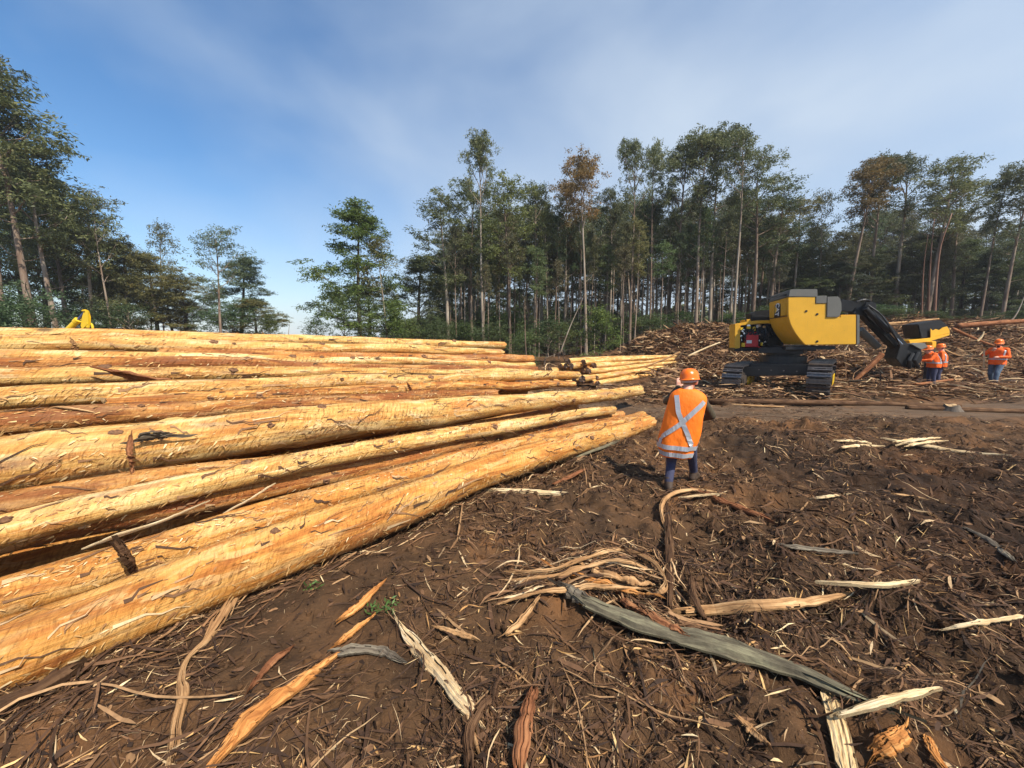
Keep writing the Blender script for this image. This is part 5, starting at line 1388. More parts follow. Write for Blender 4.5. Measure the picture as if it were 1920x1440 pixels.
# upper body: side plane facing us
BA = R(18.5)
bdir = np.array((math.sin(BA), math.cos(BA), 0)); adir = np.array((math.cos(BA), -math.sin(BA), 0))
side_p = mc_loc - bdir * 1.35; side_p[2] = 0
SP = lambda x, y, off=0.0: zp(x, y, side_p + bdir * off, bdir)
prof = [(885, 283), (1197, 274), (1197, 351), (1320, 349), (1320, 505), (1472, 505), (1478, 481), (1656, 480), (1656, 815), (1078, 821)]
for k in range(9):      # curved tail
    a = k / 8.0
    b0, b1, b2 = (1078, 821), (895, 640), (885, 470)
    prof.append(tuple((1 - a) ** 2 * b0[i] + 2 * a * (1 - a) * b1[i] + a * a * b2[i] for i in (0, 1)))
prof = [q for i, q in enumerate(prof) if i != 10]
body = MB(); body.prism([SP(*q) for q in prof], bdir * 1.95)
body.build('body_shell', M['yellow'], machine, bevel=0.018)
def plate(nm, pts, off, depth, m, bev=0.012, lab=None):
    mb = MB(); mb.prism([SP(x, y, off) for x, y in pts], bdir * depth)
    return mb.build(nm, M[m], machine, bevel=bev, label=lab)
plate('cap_plate', [(890, 277), (905, 205), (925, 194), (1217, 192), (1219, 276), (1196, 281)], -0.012, 1.98, 'grey_steel')
plate('cap_plate', [(1200, 268), (1325, 264), (1325, 352), (1198, 354)], -0.018, 1.98, 'grey_steel')
plate('cap_plate', [(1326, 278), (1450, 274), (1472, 296), (1488, 350), (1490, 430), (1466, 498), (1440, 508), (1322, 508)], -0.03, 1.98, 'grey_steel')
plate('edge_plate', [(1657, 478), (1692, 482), (1692, 806), (1657, 818)], -0.01, 1.98, 'grey_steel')
plate('top_rail', [(640, 292), (890, 240), (890, 262), (640, 306)], 0.2, 0.04, 'black_paint', 0.0)
for x, y in ((1213, 474), (1213, 780), (1090, 440)):
    c = SP(x, y, -0.004); mb = MB(); mb.tube([c, c - bdir * 0.012], 0.035, 10); mb.build('bolt_plug', M['decal_black'], machine)
# tail panel: wear seam, lamps and lettering on the rear face
tailx = SP(885, 400)
rear_n = -adir
def RP(u, z, off=0.006):        # u: metres along the rear face away from us, z height (machine local)
    return np.array((tailx[0], tailx[1], 0)) + bdir * u + ZZ * z + rear_n * off
ztop = SP(885, 290)[2]; zb_ = SP(885, 500)[2]
mb = MB(); mb.box(RP(0.97, zb_ + 0.02, 0.0), bdir * 0.93, adir * 0.012, ZZ * 0.012); mb.build('panel_seam', M['decal_black'], machine)
for u0, u1, z0, z1, mm, nm in ((0.14, 0.56, zb_ + 0.06, ztop - 0.10, 'yellow', 'rear_door'), (1.42, 1.82, zb_ + 0.35, ztop - 0.10, 'yellow', 'rear_door')):
    mb = MB(); mb.box(RP((u0 + u1) / 2, (z0 + z1) / 2, 0.004), bdir * (u1 - u0) / 2, adir * 0.012, ZZ * (z1 - z0) / 2); mb.build(nm, M[mm], machine, bevel=0.006)
uc, zc = 1.0, (ztop + zb_) / 2 - 0.01
hz = (ztop - zb_) * 0.42; hu = 0.30
lp = MB(); lp.box(RP(uc, zc, 0.006), bdir * hu, adir * 0.008, ZZ * hz)
logo = lp.build('logo_panel', M['decal_black'], machine, bevel=0.004)
tcu = bpy.data.curves.new('lettering', 'FONT'); tcu.body = 'CAT'; tcu.size = 1.0; tcu.extrude = 0.004; tcu.offset = 0.035
tcu.align_x = 'CENTER'; tcu.align_y = 'CENTER'; tcu.space_character = 0.95
to_ = bpy.data.objects.new('lettering_tmp', tcu); COL.objects.link(to_)
bpy.context.view_layer.update()
tme = bpy.data.meshes.new_from_object(to_.evaluated_get(bpy.context.evaluated_depsgraph_get()))
bpy.data.objects.remove(to_); tme.name = 'lettering'
tme.materials.clear(); tme.materials.append(M['white'])
co = np.array([v.co[:] for v in tme.vertices]); ext = co.max(0) - co.min(0); cen = (co.max(0) + co.min(0)) / 2
sx_, sy_ = 2 * hz * 0.90 / ext[0], 2 * hu * 0.66 / ext[1]
# text reads downwards: its x runs down the panel, its y points to the viewer's right (towards us, -bdir)
newv = [RP(uc, zc, 0.017) - ZZ * ((c[0] - cen[0]) * sx_) - bdir * ((c[1] - cen[1]) * sy_) + rear_n * (c[2] * 0.8) for c in co]
tme.vertices.foreach_set('co', np.array(newv, np.float32).ravel()); tme.update()
obj('lettering', tme, logo)
tri = MB(); tri.prism([RP(uc + 0.21, zc + 0.13, 0.0185), RP(uc + 0.21, zc - 0.13, 0.0185), RP(uc + 0.0, zc - 0.0, 0.0185)], rear_n * 0.004); tri.build('triangle_mark', M['yellow2'], logo)

# deck and engine bay beyond the tail panel
EP = lambda x, y, off=0.0: zp(x, y, side_p + bdir * (1.98 + off), bdir)
def eplate(nm, pts, off, depth, m, bev=0.01):
    mb = MB(); mb.prism([EP(x, y, off) for x, y in pts], bdir * depth); return mb.build(nm, M[m], machine, bevel=bev)
dk = MB(); dk.prism([SP(860, 838, 0.1), SP(1420, 832, 0.1), SP(1420, 872, 0.1), SP(860, 872, 0.1)], bdir * 2.9); dk.prism([EP(280, 855, 0.0), EP(1200, 850, 0.0), EP(1200, 890, 0.0), EP(280, 890, 0.0)], bdir * 1.1)
dk.build('deck', M['black_paint'], machine)
eplate('bay_post', [(288, 585), (330, 578), (350, 600), (345, 858), (285, 868)], 0.0, 1.0, 'yellow')
eplate('bay_roof', [(300, 582), (420, 560), (420, 532), (462, 530), (464, 552), (560, 545), (800, 540), (800, 575), (560, 580), (340, 604)], 0.02, 1.0, 'yellow')
eplate('bay_back', [(330, 600), (800, 580), (800, 858), (330, 862)], 0.75, 0.2, 'engine_black')
eplate('intake_hood', [(465, 470), (520, 440), (640, 425), (800, 430), (800, 540), (470, 545)], 0.3, 0.7, 'black_paint', 0.03)
eg = MB()
for (x, y, r) in ((560, 640, 42), (620, 700, 50), (560, 760, 40), (640, 610, 34), (700, 780, 55), (610, 810, 36), (730, 660, 48)):
    c = EP(x, y, 0.25); rr = r / 6.0 / FPX * 13.8; eg.tube([c - bdir * 0.12, c + bdir * 0.4], rr, 14)
for k in range(9):
    c = EP(540 + 26 * k, 590 + 24 * (k % 4), 0.12); eg.tube([c, c + ZZ * -0.25 + adir * 0.12, c + ZZ * -0.5 + bdir * 0.1], 0.022, 7)
eg.box(EP(640, 720, 0.5), adir * 0.55, bdir * 0.2, ZZ * 0.42)
eg.build('engine', M['engine_black'], machine, bevel=0.006)
em = MB()
for i_ in range(26):
    r2 = np.random.default_rng(i_ + 40); x_, y_ = 345 + 300 * r2.random(), 600 + 230 * r2.random()
    c = EP(x_, y_, 0.02 + 0.10 * r2.random()); em.tube([c, c + bdir * 0.12], 0.03 + 0.035 * r2.random(), 9)
em.build('fittings', M['rod'], machine, kind='stuff')
eh = MB()
for i_ in range(16):
    r2 = np.random.default_rng(i_ + 90); x_, y_ = 350 + 290 * r2.random(), 600 + 90 * r2.random()
    P4 = [EP(x_, y_, 0.0), EP(x_ + 20 * r2.normal(), y_ + 45, -0.05), EP(x_ + 40 * r2.normal(), y_ + 100, -0.03), EP(x_ + 50 * r2.normal(), y_ + 150, 0.05)]
    eh.tube(catmull(P4, np.linspace(0, 1, 10)), 0.018 + 0.012 * r2.random(), 6)
eh.build('engine_hoses', M['engine_black'], machine, kind='stuff')
for x_, y_, a_, z_ in ((360, 640, 0.05, 0.05), (440, 625, 0.06, 0.05), (500, 640, 0.04, 0.08), (380, 820, 0.06, 0.08), (585, 810, 0.03, 0.06)):
    ey = MB(); ey.box(EP(x_, y_, 0.03), adir * a_, bdir * 0.08, ZZ * z_); ey.build('bracket', M['yellow2'], machine, bevel=0.006)
# grab rail and lamps
gr_ = MB(); 
gr_.tube(catmull([EP(300, 575, 0.1), EP(300, 530, 0.1), EP(330, 522, 0.1), EP(400, 515, 0.1), EP(410, 550, 0.1)], np.linspace(0, 1, 16)), 0.016, 7)
gr_.build('grab_rail', M['black_paint'], machine)
for (x, y, r) in ((345, 640, 24), (430, 650, 20), (478, 655, 18), (380, 600, 16)):
    mb = MB(); c = EP(x, y, 0.05); rr = r / 6.0 / FPX * 13.8; mb.tube([c, c + bdir * 0.3], rr, 12); mb.tube([c - bdir * 0.02, c], rr * 0.6, 10); mb.build('filter_can', M['dirty_steel' if r > 20 else 'engine_black'], machine)
rp = MB(); rp.box(EP(468, 775, 0.08), adir * 0.22, bdir * 0.16, ZZ * 0.24); c = EP(510, 770, 0.0); rp.tube([c, c + bdir * 0.2], 0.14, 16); rp.box(EP(455, 690, 0.08), adir * 0.16, bdir * 0.1, ZZ * 0.05)
rp.build('red_pump', M['red_part'], machine, bevel=0.02)
mb = MB(); mb.box(EP(448, 785, -0.085), adir * 0.09, bdir * 0.002, ZZ * 0.06); mb.build('pump_plate', M['white'], machine)
gh = MB(); gh.box(EP(430, 690, 0.1), adir * 0.16, bdir * 0.1, ZZ * 0.05); gh.build('housing', M['rod'], machine, bevel=0.02)
hs = MB(); hs.tube(catmull([EP(535, 690, -0.02), EP(525, 750, -0.04), EP(535, 830, -0.03), EP(600, 855, -0.02), EP(780, 850, 0)], np.linspace(0, 1, 16)), 0.022, 7)
hs.tube(catmull([EP(490, 690, -0.02), EP(530, 680, -0.04), EP(540, 720, -0.03), EP(520, 800, -0.02)], np.linspace(0, 1, 12)), 0.018, 7)
hs.build('red_hose', M['red_part'], machine)

# boom, stick and grapple head
def Q(px, py, Y): return W(at_y(px, py, Y))
Yb = 13.35
bm_ = MB()
bm_.beam(Q(1570, 572, Yb + 0.3), Q(1622, 579, Yb), 0.30, 0.40, h2=0.34)
bm_.beam(Q(1596, 582, Yb + 0.15), Q(1626, 588, Yb), 0.36, 0.24)
bm_.build('boom', M['black_paint'], machine, bevel=0.02)
kn = MB(); kc = Q(1624, 576, Yb); kn.tube([kc - bdir * 0.27, kc + bdir * 0.27], 0.165, 20); kn.tube([kc - bdir * 0.30, kc - bdir * 0.27], 0.09, 12)
kn.tube(catmull([Q(1606, 566, Yb - 0.2), Q(1620, 562, Yb - 0.25), Q(1632, 566, Yb - 0.2), Q(1630, 582, Yb - 0.2)], np.linspace(0, 1, 10)), 0.035, 7)
kn.build('knuckle', M['black_paint'], machine, bevel=0.01)
st = MB()
st.beam(Q(1620, 581, Yb), Q(1702, 668, Yb - 0.1), 0.30, 0.42, h2=0.36)
st.beam(Q(1622, 566, Yb - 0.19), Q(1690, 640, Yb - 0.28), 0.05, 0.10)
st.build('stick', M['black_paint'], machine, bevel=0.025)
cy = MB(); cy.tube([Q(1622, 578, Yb - 0.26), Q(1668, 622, Yb - 0.32)], 0.085, 14); cy.build('hydraulic_cylinder', M['black_paint'], machine, smooth=False)
cy = MB(); cy.tube([Q(1668, 622, Yb - 0.32), Q(1690, 646, Yb - 0.32)], 0.045, 12); cy.build('cylinder_rod', M['rod'], machine)
cy = MB(); cy.tube([Q(1612, 618, Yb + 0.3), Q(1645, 650, Yb + 0.3)], 0.12, 12); cy.build('lower_cylinder', M['grey_steel'], machine)
hs = MB()
for k in range(3):
    hs.tube(catmull([Q(1628 + 3 * k, 572 + 2 * k, Yb - 0.3), Q(1652 + 3 * k, 590 + 3 * k, Yb - 0.42), Q(1676 + 2 * k, 628 + 2 * k, Yb - 0.42), Q(1692, 655 + 3 * k, Yb - 0.35)], np.linspace(0, 1, 12)), 0.022, 6)
hs.build('boom_hoses', M['engine_black'], machine)
gh = MB()
gh.prism([Q(1688, 646, Yb - 0.4), Q(1712, 644, Yb - 0.4), Q(1728, 656, Yb - 0.4), Q(1730, 674, Yb - 0.4), Q(1716, 690, Yb - 0.4), Q(1694, 688, Yb - 0.4), Q(1680, 672, Yb - 0.4)], bdir * 0.7)
for (a, b_, c, d) in ((1712, 662, 1706, 690), (1722, 660, 1722, 690)):
    gh.tube([Q(a, b_, Yb - 0.46), Q(a - 8, (b_ + d) / 2, Yb - 0.5), Q(c, d, Yb - 0.46)], 0.06, 10)
gh.build('grapple_head', M['black_paint'], machine, bevel=0.02)
gp_ = MB(); gp_.prism([Q(1710, 646, Yb - 0.5), Q(1734, 643, Yb - 0.5), Q(1740, 650, Yb - 0.5), Q(1728, 656, Yb - 0.5)], bdir * 0.6); gp_.build('grapple_plate', M['grey_steel'], machine, bevel=0.01)

# yellow and black attachment lying behind the workers
ab = at_y(1748, 655, 16.2); ab[2] = float(ground(ab[0], ab[1])); al = ab.copy()
att = empty('felling_attachment', tuple(al), 'battered yellow and black felling attachment standing behind the workers', 'machine part')
def A_(px, py, Y=16.2): return at_y(px, py, Y) - al
mb = MB(); mb.prism([A_(1721, 608), A_(1739, 604), A_(1766, 600), A_(1781, 614), A_(1782, 624), A_(1745, 634), A_(1727, 634)], np.array((0.25, 0.95, 0))); mb.build('hood', M['black_paint'], att, bevel=0.03)
mb = MB(); mb.prism([A_(1745, 616, 16.13), A_(1749, 620, 16.13), A_(1755, 617, 16.13), A_(1761, 619, 16.13), A_(1768, 614, 16.13), A_(1776, 612, 16.13), A_(1780, 618, 16.13), A_(1781, 624, 16.13), A_(1745, 633, 16.13)], np.array((0.01, 0.03, 0))); mb.build('yellow_panel', M['yellow'], att)
mb = MB(); mb.prism([A_(1704, 638, 16.1), A_(1742, 634, 16.1), A_(1782, 625, 16.1), A_(1780, 629, 16.1), A_(1742, 641, 16.1), A_(1706, 645, 16.1)], np.array((0.2, 0.8, 0))); mb.build('blade_arm', M['yellow'], att, bevel=0.015)
pb = A_(1747, 662); mb = MB(); mb.beam(A_(1746, 638), np.array((pb[0], pb[1], -0.25)), 0.2, 0.26); mb.build('post', M['dirty_steel'], att, bevel=0.02)
mb = MB(); mb.beam(A_(1746, 640, 16.0), A_(1746, 653, 16.0), 0.24, 0.2); mb.build('collar', M['yellow'], att, bevel=0.02)
mb = MB(); mb.box((0.0, 0.3, 0.05), (0.7, 0, 0), (0, 0.5, 0), (0, 0, 0.16)); mb.build('foot', M['dirty_steel'], att, bevel=0.04)
# yellow plate on the ground behind the pair
pp = [gp(1768, 702, 0.1), gp(1786, 693, 0.22), gp(1800, 692, 0.25), gp(1792, 700, 0.12)]
strip('yellow_plate', [gp(1770, 704, 0.12), gp(1785, 698, 0.2), gp(1800, 690, 0.28)], [0.30, 0.32, 0.2], M['yellow'], 'loose dirty yellow plate behind the pair of workers', cat='plate', thick=0.03, curl=0.05, tip=(0.02, 0.05), ragged=0.05)

# ------------------------------------------------------------------ yellow boom beyond the big stack
YB = 15.0
yb0 = at_y(150, 640, YB); yb0[2] = float(ground(yb0[0], yb0[1]))
yb = empty('yellow_boom', tuple(yb0), 'bright yellow machine boom poking up behind the big log stack', 'machine')
vray = yb0 - CAM; vray[2] = 0; vray /= np.linalg.norm(vray)
def B2(x, y, dy=0.0): return at_y(90 + x / 9.6, 560 + y / 9.6, YB + dy) - yb0
mb = MB(); mb.tube([B2(180, 800), B2(350, 575), B2(520, 405)], [0.10, 0.10, 0.10], 16); mb.tube([B2(500, 420), B2(545, 378)], 0.115, 16); mb.build('cylinder_barrel', M['yellow2'], yb)
mb = MB(); mb.tube([B2(530, 392), B2(668, 236)], 0.045, 12); mb.build('cylinder_rod', M['blue_rod'], yb)
mb = MB(); mb.prism([B2(585, 500, -0.15), B2(610, 340, -0.15), B2(640, 230, -0.15), B2(690, 195, -0.15), B2(738, 220, -0.15), B2(772, 330, -0.15), B2(770, 460, -0.15), B2(700, 600, -0.15), B2(700, 1150, -0.15), B2(560, 1150, -0.15), B2(640, 560, -0.15)], vray * 0.30); mb.build('arm', M['yellow2'], yb, bevel=0.015)
mb = MB(); mb.prism([B2(595, 205, -0.19), B2(640, 190, -0.19), B2(700, 195, -0.19), B2(700, 232, -0.19), B2(600, 228, -0.19)], vray * 0.40); mb.build('bracket', M['yellow2'], yb, bevel=0.02)
mb = MB(); mb.beam(B2(700, 220, -0.19), B2(716, 520, -0.19), 0.05, 0.10); mb.build('arm_rib', M['yellow2'], yb)
mb = MB(); mb.beam(B2(470, 680, -0.2), B2(720, 440, -0.2), 0.05, 0.06); mb.build('link_strut', M['yellow2'], yb)
mb = MB(); mb.tube(catmull([B2(735, 430, -0.1), B2(790, 470, -0.1), B2(808, 560, -0.1), B2(800, 760, -0.1)], np.linspace(0, 1, 12)), 0.04, 8); mb.build('hose_guard', M['yellow2'], yb)
mb = MB(); mb.beam(B2(180, 800), B2(620, 1120), 0.3, 0.4); mb.box((0.1, 0, 0.25), (0.5, 0, 0), (0, 0.35, 0), (0, 0, 0.3)); mb.build('main_boom', M['yellow2'], yb, bevel=0.02)

# ------------------------------------------------------------------ logs, stumps and poles round the machine
def pole(pxs, r0, r1, lab, m='bark_dark', cat='log', name='pole_log', dz=None, Yd=None):
    P = [at_y(x, y, Yd) if Yd else gp(x, y, (dz[i] if dz else r0 * 0.6)) for i, (x, y) in enumerate(pxs)]
    t = np.linspace(0, 1, 30); C = catmull(np.array(P), t); rr = np.linspace(r0, r1, 30)
    rr = rr * (1 + 0.12 * fbm(t * 12, t * 0 + len(lab), 3, 3))
    mb = MB(); mb.tube(C, rr, 12)
    me = mb.mesh(name, M[m], smooth=True)
    uvl = me.uv_layers.new(name='UVMap')
    nv = len(me.vertices); sides = 12
    ln = np.concatenate([[0], np.cumsum(np.linalg.norm(np.diff(C, axis=0), axis=1))])
    vi = np.zeros(len(me.loops), np.int32); me.loops.foreach_get('vertex_index', vi)
    uvv = np.stack([ln[np.minimum(vi // sides, 29)], (vi % sides) * 0.02], 1)
    uvl.data.foreach_set('uv', uvv.astype(np.float32).ravel())
    return obj(name, me, label=lab, cat=cat)
pole([(1330, 752), (1480, 754), (1640, 757), (1800, 762)], 0.085, 0.07, 'long dark bark covered log lying along the far edge of the track')
pole([(1700, 764), (1800, 768), (1930, 772)], 0.075, 0.07, 'dark log lying along the track edge at the right')
pole([(1340, 757), (1400, 760), (1470, 763)], 0.03, 0.02, 'thin tan pole beside the track left of the long dark log', 'bark_tan')
pole([(1684, 726), (1740, 718), (1785, 712)], 0.06, 0.05, 'dark log in front of the pair of workers\' legs', 'bark_red', dz=[0.15, 0.28, 0.35])
pole([(1600, 716), (1628, 690), (1654, 664)], 0.08, 0.12, 'splintered brown log leaning against the slash right of the body', 'bark_red', Yd=16.8)
pole([(1610, 726), (1622, 718), (1634, 709)], 0.03, 0.015, 'bright pale stake leaning right of the right track', 'wood_pale', dz=[0.0, 0.2, 0.4])
pole([(1602, 728), (1610, 722), (1618, 714)], 0.025, 0.015, 'shorter pale stake beside the bright stake', 'wood_pale', dz=[0.0, 0.15, 0.3])
pole([(1844, 690), (1845, 672), (1845, 655)], 0.035, 0.03, 'pale upright stake left of the worker in jeans', 'wood_pale', Yd=15.2)
pole([(1655, 608), (1700, 604), (1760, 598)], 0.09, 0.05, 'pale fallen limb on the ridge above the black boom', 'bark_tan', Yd=24)
pole([(1795, 611), (1860, 606), (1935, 601)], 0.15, 0.13, 'big brown log on top of the ridge at the right', 'bark_red', Yd=23)
pole([(1786, 616), (1840, 640), (1870, 650)], 0.07, 0.05, 'dark limb sloping down the ridge at the right', 'bark_red', Yd=20)
pole([(1832, 640), (1840, 632), (1845, 622)], 0.05, 0.03, 'pale curved limb standing in the ridge slash', 'wood_pale', Yd=19)
pole([(1764, 652), (1780, 660), (1795, 666)], 0.04, 0.03, 'tan stick right of the attachment', 'bark_tan', Yd=17)
pole([(1290, 668), (1320, 654), (1350, 642)], 0.06, 0.04, 'pale limb on the slash left of the machine', 'wood_pale', Yd=22)
pole([(1200, 690), (1240, 676), (1275, 660)], 0.05, 0.04, 'tan limb rising from the small stack over the slash', 'bark_tan', Yd=19)
def stump(px, py, Yd, r, h, lab):
    c = at_y(px, py, Yd); g = float(ground(c[0], c[1])); mb = MB()
    n = 18; a = np.arange(n) * 2 * math.pi / n
    rows = [(-0.15, 1.5), (0.0, 1.25), (h * 0.5, 1.02), (h, 0.92)]
    vs = []; fs = []
    for z, k in rows:
        for t in a:
            kk = k * (1 + (0.30 if z <= 0 else 0.08) * math.sin(t * 5 + px) * 0.5)
            vs.append((r * kk * math.cos(t), r * kk * math.sin(t), z + (0.03 * math.sin(t * 3) if z == h else 0)))
    for i in range(3):
        for k in range(n):
            fs.append((i * n + k, i * n + (k + 1) % n, (i + 1) * n + (k + 1) % n, (i + 1) * n + k))
    mb.add(vs, fs, 0); top = MB(); top.add([v for v in vs[-n:]] + [(0, 0, h + 0.01)], [(k, (k + 1) % n, n) for k in range(n)])
    e = empty('tree_stump', (c[0], c[1], g), lab, 'stump')
    me = mb.mesh('stump_body', M['dark_bark'], smooth=True); obj('stump_body', me, e)
    top.build('cut_face', M['end'], e)
stump(1783, 775, 10.2, 0.17, 0.16, 'low splintered stump at the track edge on the right')

# ------------------------------------------------------------------ people
def cloth(name, col, rough=0.8, var=0.12):
    m, nt, b = mat(name)
    tc = nt.nodes.new('ShaderNodeTexCoord').outputs['Object']
    f = noise_node(nt, tc, 9.0, 5, 0.6); r = ramp_node(nt, [(0.3, tuple(c * (1 - var) for c in col)), (0.7, tuple(min(1, c * (1 + var)) for c in col))])
    nt.links.new(f, r.inputs['Fac']); nt.links.new(r.outputs['Color'], b.inputs['Base Color'])
    b.inputs['Roughness'].default_value = rough
    w = noise_node(nt, tc, 16.0, 4, 0.55, (1, 1, 0.5)); bump_node(nt, b, w, 0.45, 0.03)
    return m
M['hivis'] = cloth('orange_hivis', (1.0, 0.20, 0.005), 0.7, 0.04)
M['hivis2'] = cloth('orange_shirt', (0.95, 0.135, 0.006), 0.75, 0.08)
M['tape'] = simple('reflective_tape', (0.42, 0.43, 0.45), 0.35, 0.15, 0.08, 8)
M['navy'] = cloth('navy_trousers', (0.040, 0.042, 0.085), 0.85, 0.2)
M['jeans'] = cloth('blue_jeans', (0.085, 0.125, 0.18), 0.85, 0.3)
M['olive'] = cloth('olive_sleeve', (0.060, 0.045, 0.024), 0.85, 0.2)
M['dkred'] = cloth('dark_red_sleeve', (0.18, 0.02, 0.02), 0.85, 0.2)
M['skin'] = simple('skin', (0.62, 0.33, 0.23), 0.5, var=0.1, scale=10)
M['hair'] = simple('hair', (0.20, 0.12, 0.065), 0.75, var=0.3, scale=40, bump=0.4)
M['beard'] = simple('beard', (0.035, 0.022, 0.016), 0.8, var=0.3, scale=40, bump=0.4)
M['boot'] = simple('boot_leather', (0.060, 0.036, 0.022), 0.75, var=0.3, scale=14, bump=0.2, dirt=(0.07, 0.04, 0.025))
M['sole'] = simple('boot_sole', (0.015, 0.013, 0.012), 0.8, var=0.3)
M['helmet'] = simple('orange_helmet', (0.90, 0.17, 0.006), 0.28, var=0.05, scale=3)
M['strap'] = simple('helmet_strap', (0.42, 0.40, 0.38), 0.7, var=0.1)
M['eye'] = simple('eye_dark', (0.02, 0.015, 0.012), 0.3, var=0.1)

def body_mesh(bones, voxel, smooth=6):
    """bones: (p, q, r_p, r_q, material) -> one continuous remeshed body"""
    mb = MB()
    for p, q, ra, rb, tg in bones:
        p = np.asarray(p, float); q = np.asarray(q, float)
        d = np.linalg.norm(q - p)
        mb.sphere(p, ra, 14, 9); 
        if d > 1e-4:
            mb.sphere(q, rb, 14, 9); mb.tube([p, q], [ra, rb], 14)
    tmp = bpy.data.objects.new('tmp_body', mb.mesh('tmp_body', M['skin'])); COL.objects.link(tmp)
    rm = tmp.modifiers.new('r', 'REMESH'); rm.mode = 'VOXEL'; rm.voxel_size = voxel
    sm = tmp.modifiers.new('s', 'SMOOTH'); sm.iterations = smooth; sm.factor = 0.5
    bpy.context.view_layer.update()
    me = bpy.data.meshes.new_from_object(tmp.evaluated_get(bpy.context.evaluated_depsgraph_get()))
    bpy.data.objects.remove(tmp)
    names = []
    for b_ in bones:
        if b_[4] not in names: names.append(b_[4])
    me.materials.clear()
    for n in names: me.materials.append(M[n])
    k = len(me.polygons)
    cen = np.zeros(k * 3, np.float32); me.polygons.foreach_get('center', cen); cen = cen.reshape(-1, 3)
    best = np.full(k, 1e9); idx = np.zeros(k, np.int32)
    for p, q, ra, rb, tg in bones:
        p = np.asarray(p, float); q = np.asarray(q, float); v = q - p; l2 = max(np.dot(v, v), 1e-9)
        t = np.clip(((cen - p) @ v) / l2, 0, 1)
        dd = np.linalg.norm(cen - (p + t[:, None] * v), axis=1) - (ra + (rb - ra) * t)
        w = dd < best; best[w] = dd[w]; idx[w] = names.index(tg)
    me.polygons.foreach_set('material_index', idx)
    me.polygons.foreach_set('use_smooth', [True] * k)
    me.update()
    return me

def hand_bones(wrist, dirv, side, palmn, curl=0.5, s=1.0, tg='skin'):
    """palm, four bent fingers and a thumb; side: unit vector towards the thumb"""
    w = np.asarray(wrist, float); d = np.asarray(dirv, float); d /= np.linalg.norm(d)
    t = np.asarray(side, float); t = t - d * np.dot(t, d); t /= np.linalg.norm(t)
    n = np.cross(d, t)
    if np.dot(n, palmn) < 0: n = -n
    B = []
    for k in (-0.028, -0.010, 0.010, 0.026):
        B.append((w + d * 0.01 * s + t * k * 0.7 * s, w + d * 0.075 * s + t * k * s, 0.014 * s, 0.012 * s, tg))
    for k, ln in ((-0.031, 0.062), (-0.011, 0.074), (0.010, 0.080), (0.030, 0.072)):
        p = w + d * 0.078 * s + t * k * s
        a = d * math.cos(curl * 0.6) + n * math.sin(curl * 0.6); b_ = d * math.cos(curl * 1.5) + n * math.sin(curl * 1.5)
        q = p + a * ln * 0.5 * s
        B.append((p, q, 0.0095 * s, 0.009 * s, tg)); B.append((q, q + b_ * ln * 0.5 * s, 0.009 * s, 0.0075 * s, tg))
    p = w + d * 0.02 * s + t * 0.026 * s; q = p + (d * 0.55 + t * 0.75 + n * 0.2) * 0.035 * s
    B.append((p, q, 0.012 * s, 0.011 * s, tg)); B.append((q, q + (d * 0.85 + t * 0.3 + n * 0.3) * 0.032 * s, 0.0105 * s, 0.0085 * s, tg))
    return B

def head_bones(c, f, s=1.0, hair='hair', beard=False):
    """head centre c, facing f (unit, roughly level)"""
    f = np.asarray(f, float); f /= np.linalg.norm(f); up = np.array((0, 0, 1.0)); r = np.cross(f, up); r /= np.linalg.norm(r); up = np.cross(r, f)
    c = np.asarray(c, float); B = []
    B.append((c + up * 0.025 * s - f * 0.012 * s, c + up * 0.03 * s - f * 0.02 * s, 0.088 * s, 0.088 * s, hair))
    B.append((c + f * 0.022 * s + up * 0.02 * s, c + f * 0.020 * s - up * 0.05 * s, 0.074 * s, 0.060 * s, 'skin'))
    B.append((c + f * 0.045 * s - up * 0.075 * s, c + f * 0.035 * s - up * 0.080 * s, 0.038 * s, 0.036 * s, 'beard' if beard else 'skin'))      # jaw, chin
    if beard:
        for k in (-1, 1): B.append((c + f * 0.055 * s - up * 0.06 * s, c + r * 0.058 * k * s - up * 0.03 * s + f * 0.01 * s, 0.036 * s, 0.026 * s, 'beard'))
    B.append((c + f * 0.092 * s + up * 0.005 * s, c + f * 0.104 * s - up * 0.024 * s, 0.010 * s, 0.014 * s, 'skin'))                        # nose
    B.append((c + f * 0.082 * s - up * 0.052 * s - r * 0.018 * s, c + f * 0.082 * s - up * 0.052 * s + r * 0.018 * s, 0.008 * s, 0.008 * s, 'dkred'))  # mouth
    for k in (-1, 1):
        B.append((c + f * 0.079 * s + r * 0.031 * k * s + up * 0.010 * s, c + f * 0.080 * s + r * 0.031 * k * s + up * 0.010 * s, 0.012 * s, 0.012 * s, 'eye'))
        B.append((c + r * 0.083 * k * s - up * 0.030 * s - f * 0.005 * s, c + r * 0.087 * k * s + up * 0.010 * s - f * 0.012 * s, 0.013 * s, 0.018 * s, 'skin'))  # ears
    B.append((c - up * 0.05 * s - f * 0.03 * s, c - up * 0.15 * s - f * 0.045 * s, 0.055 * s, 0.058 * s, 'skin'))                           # neck
    return B

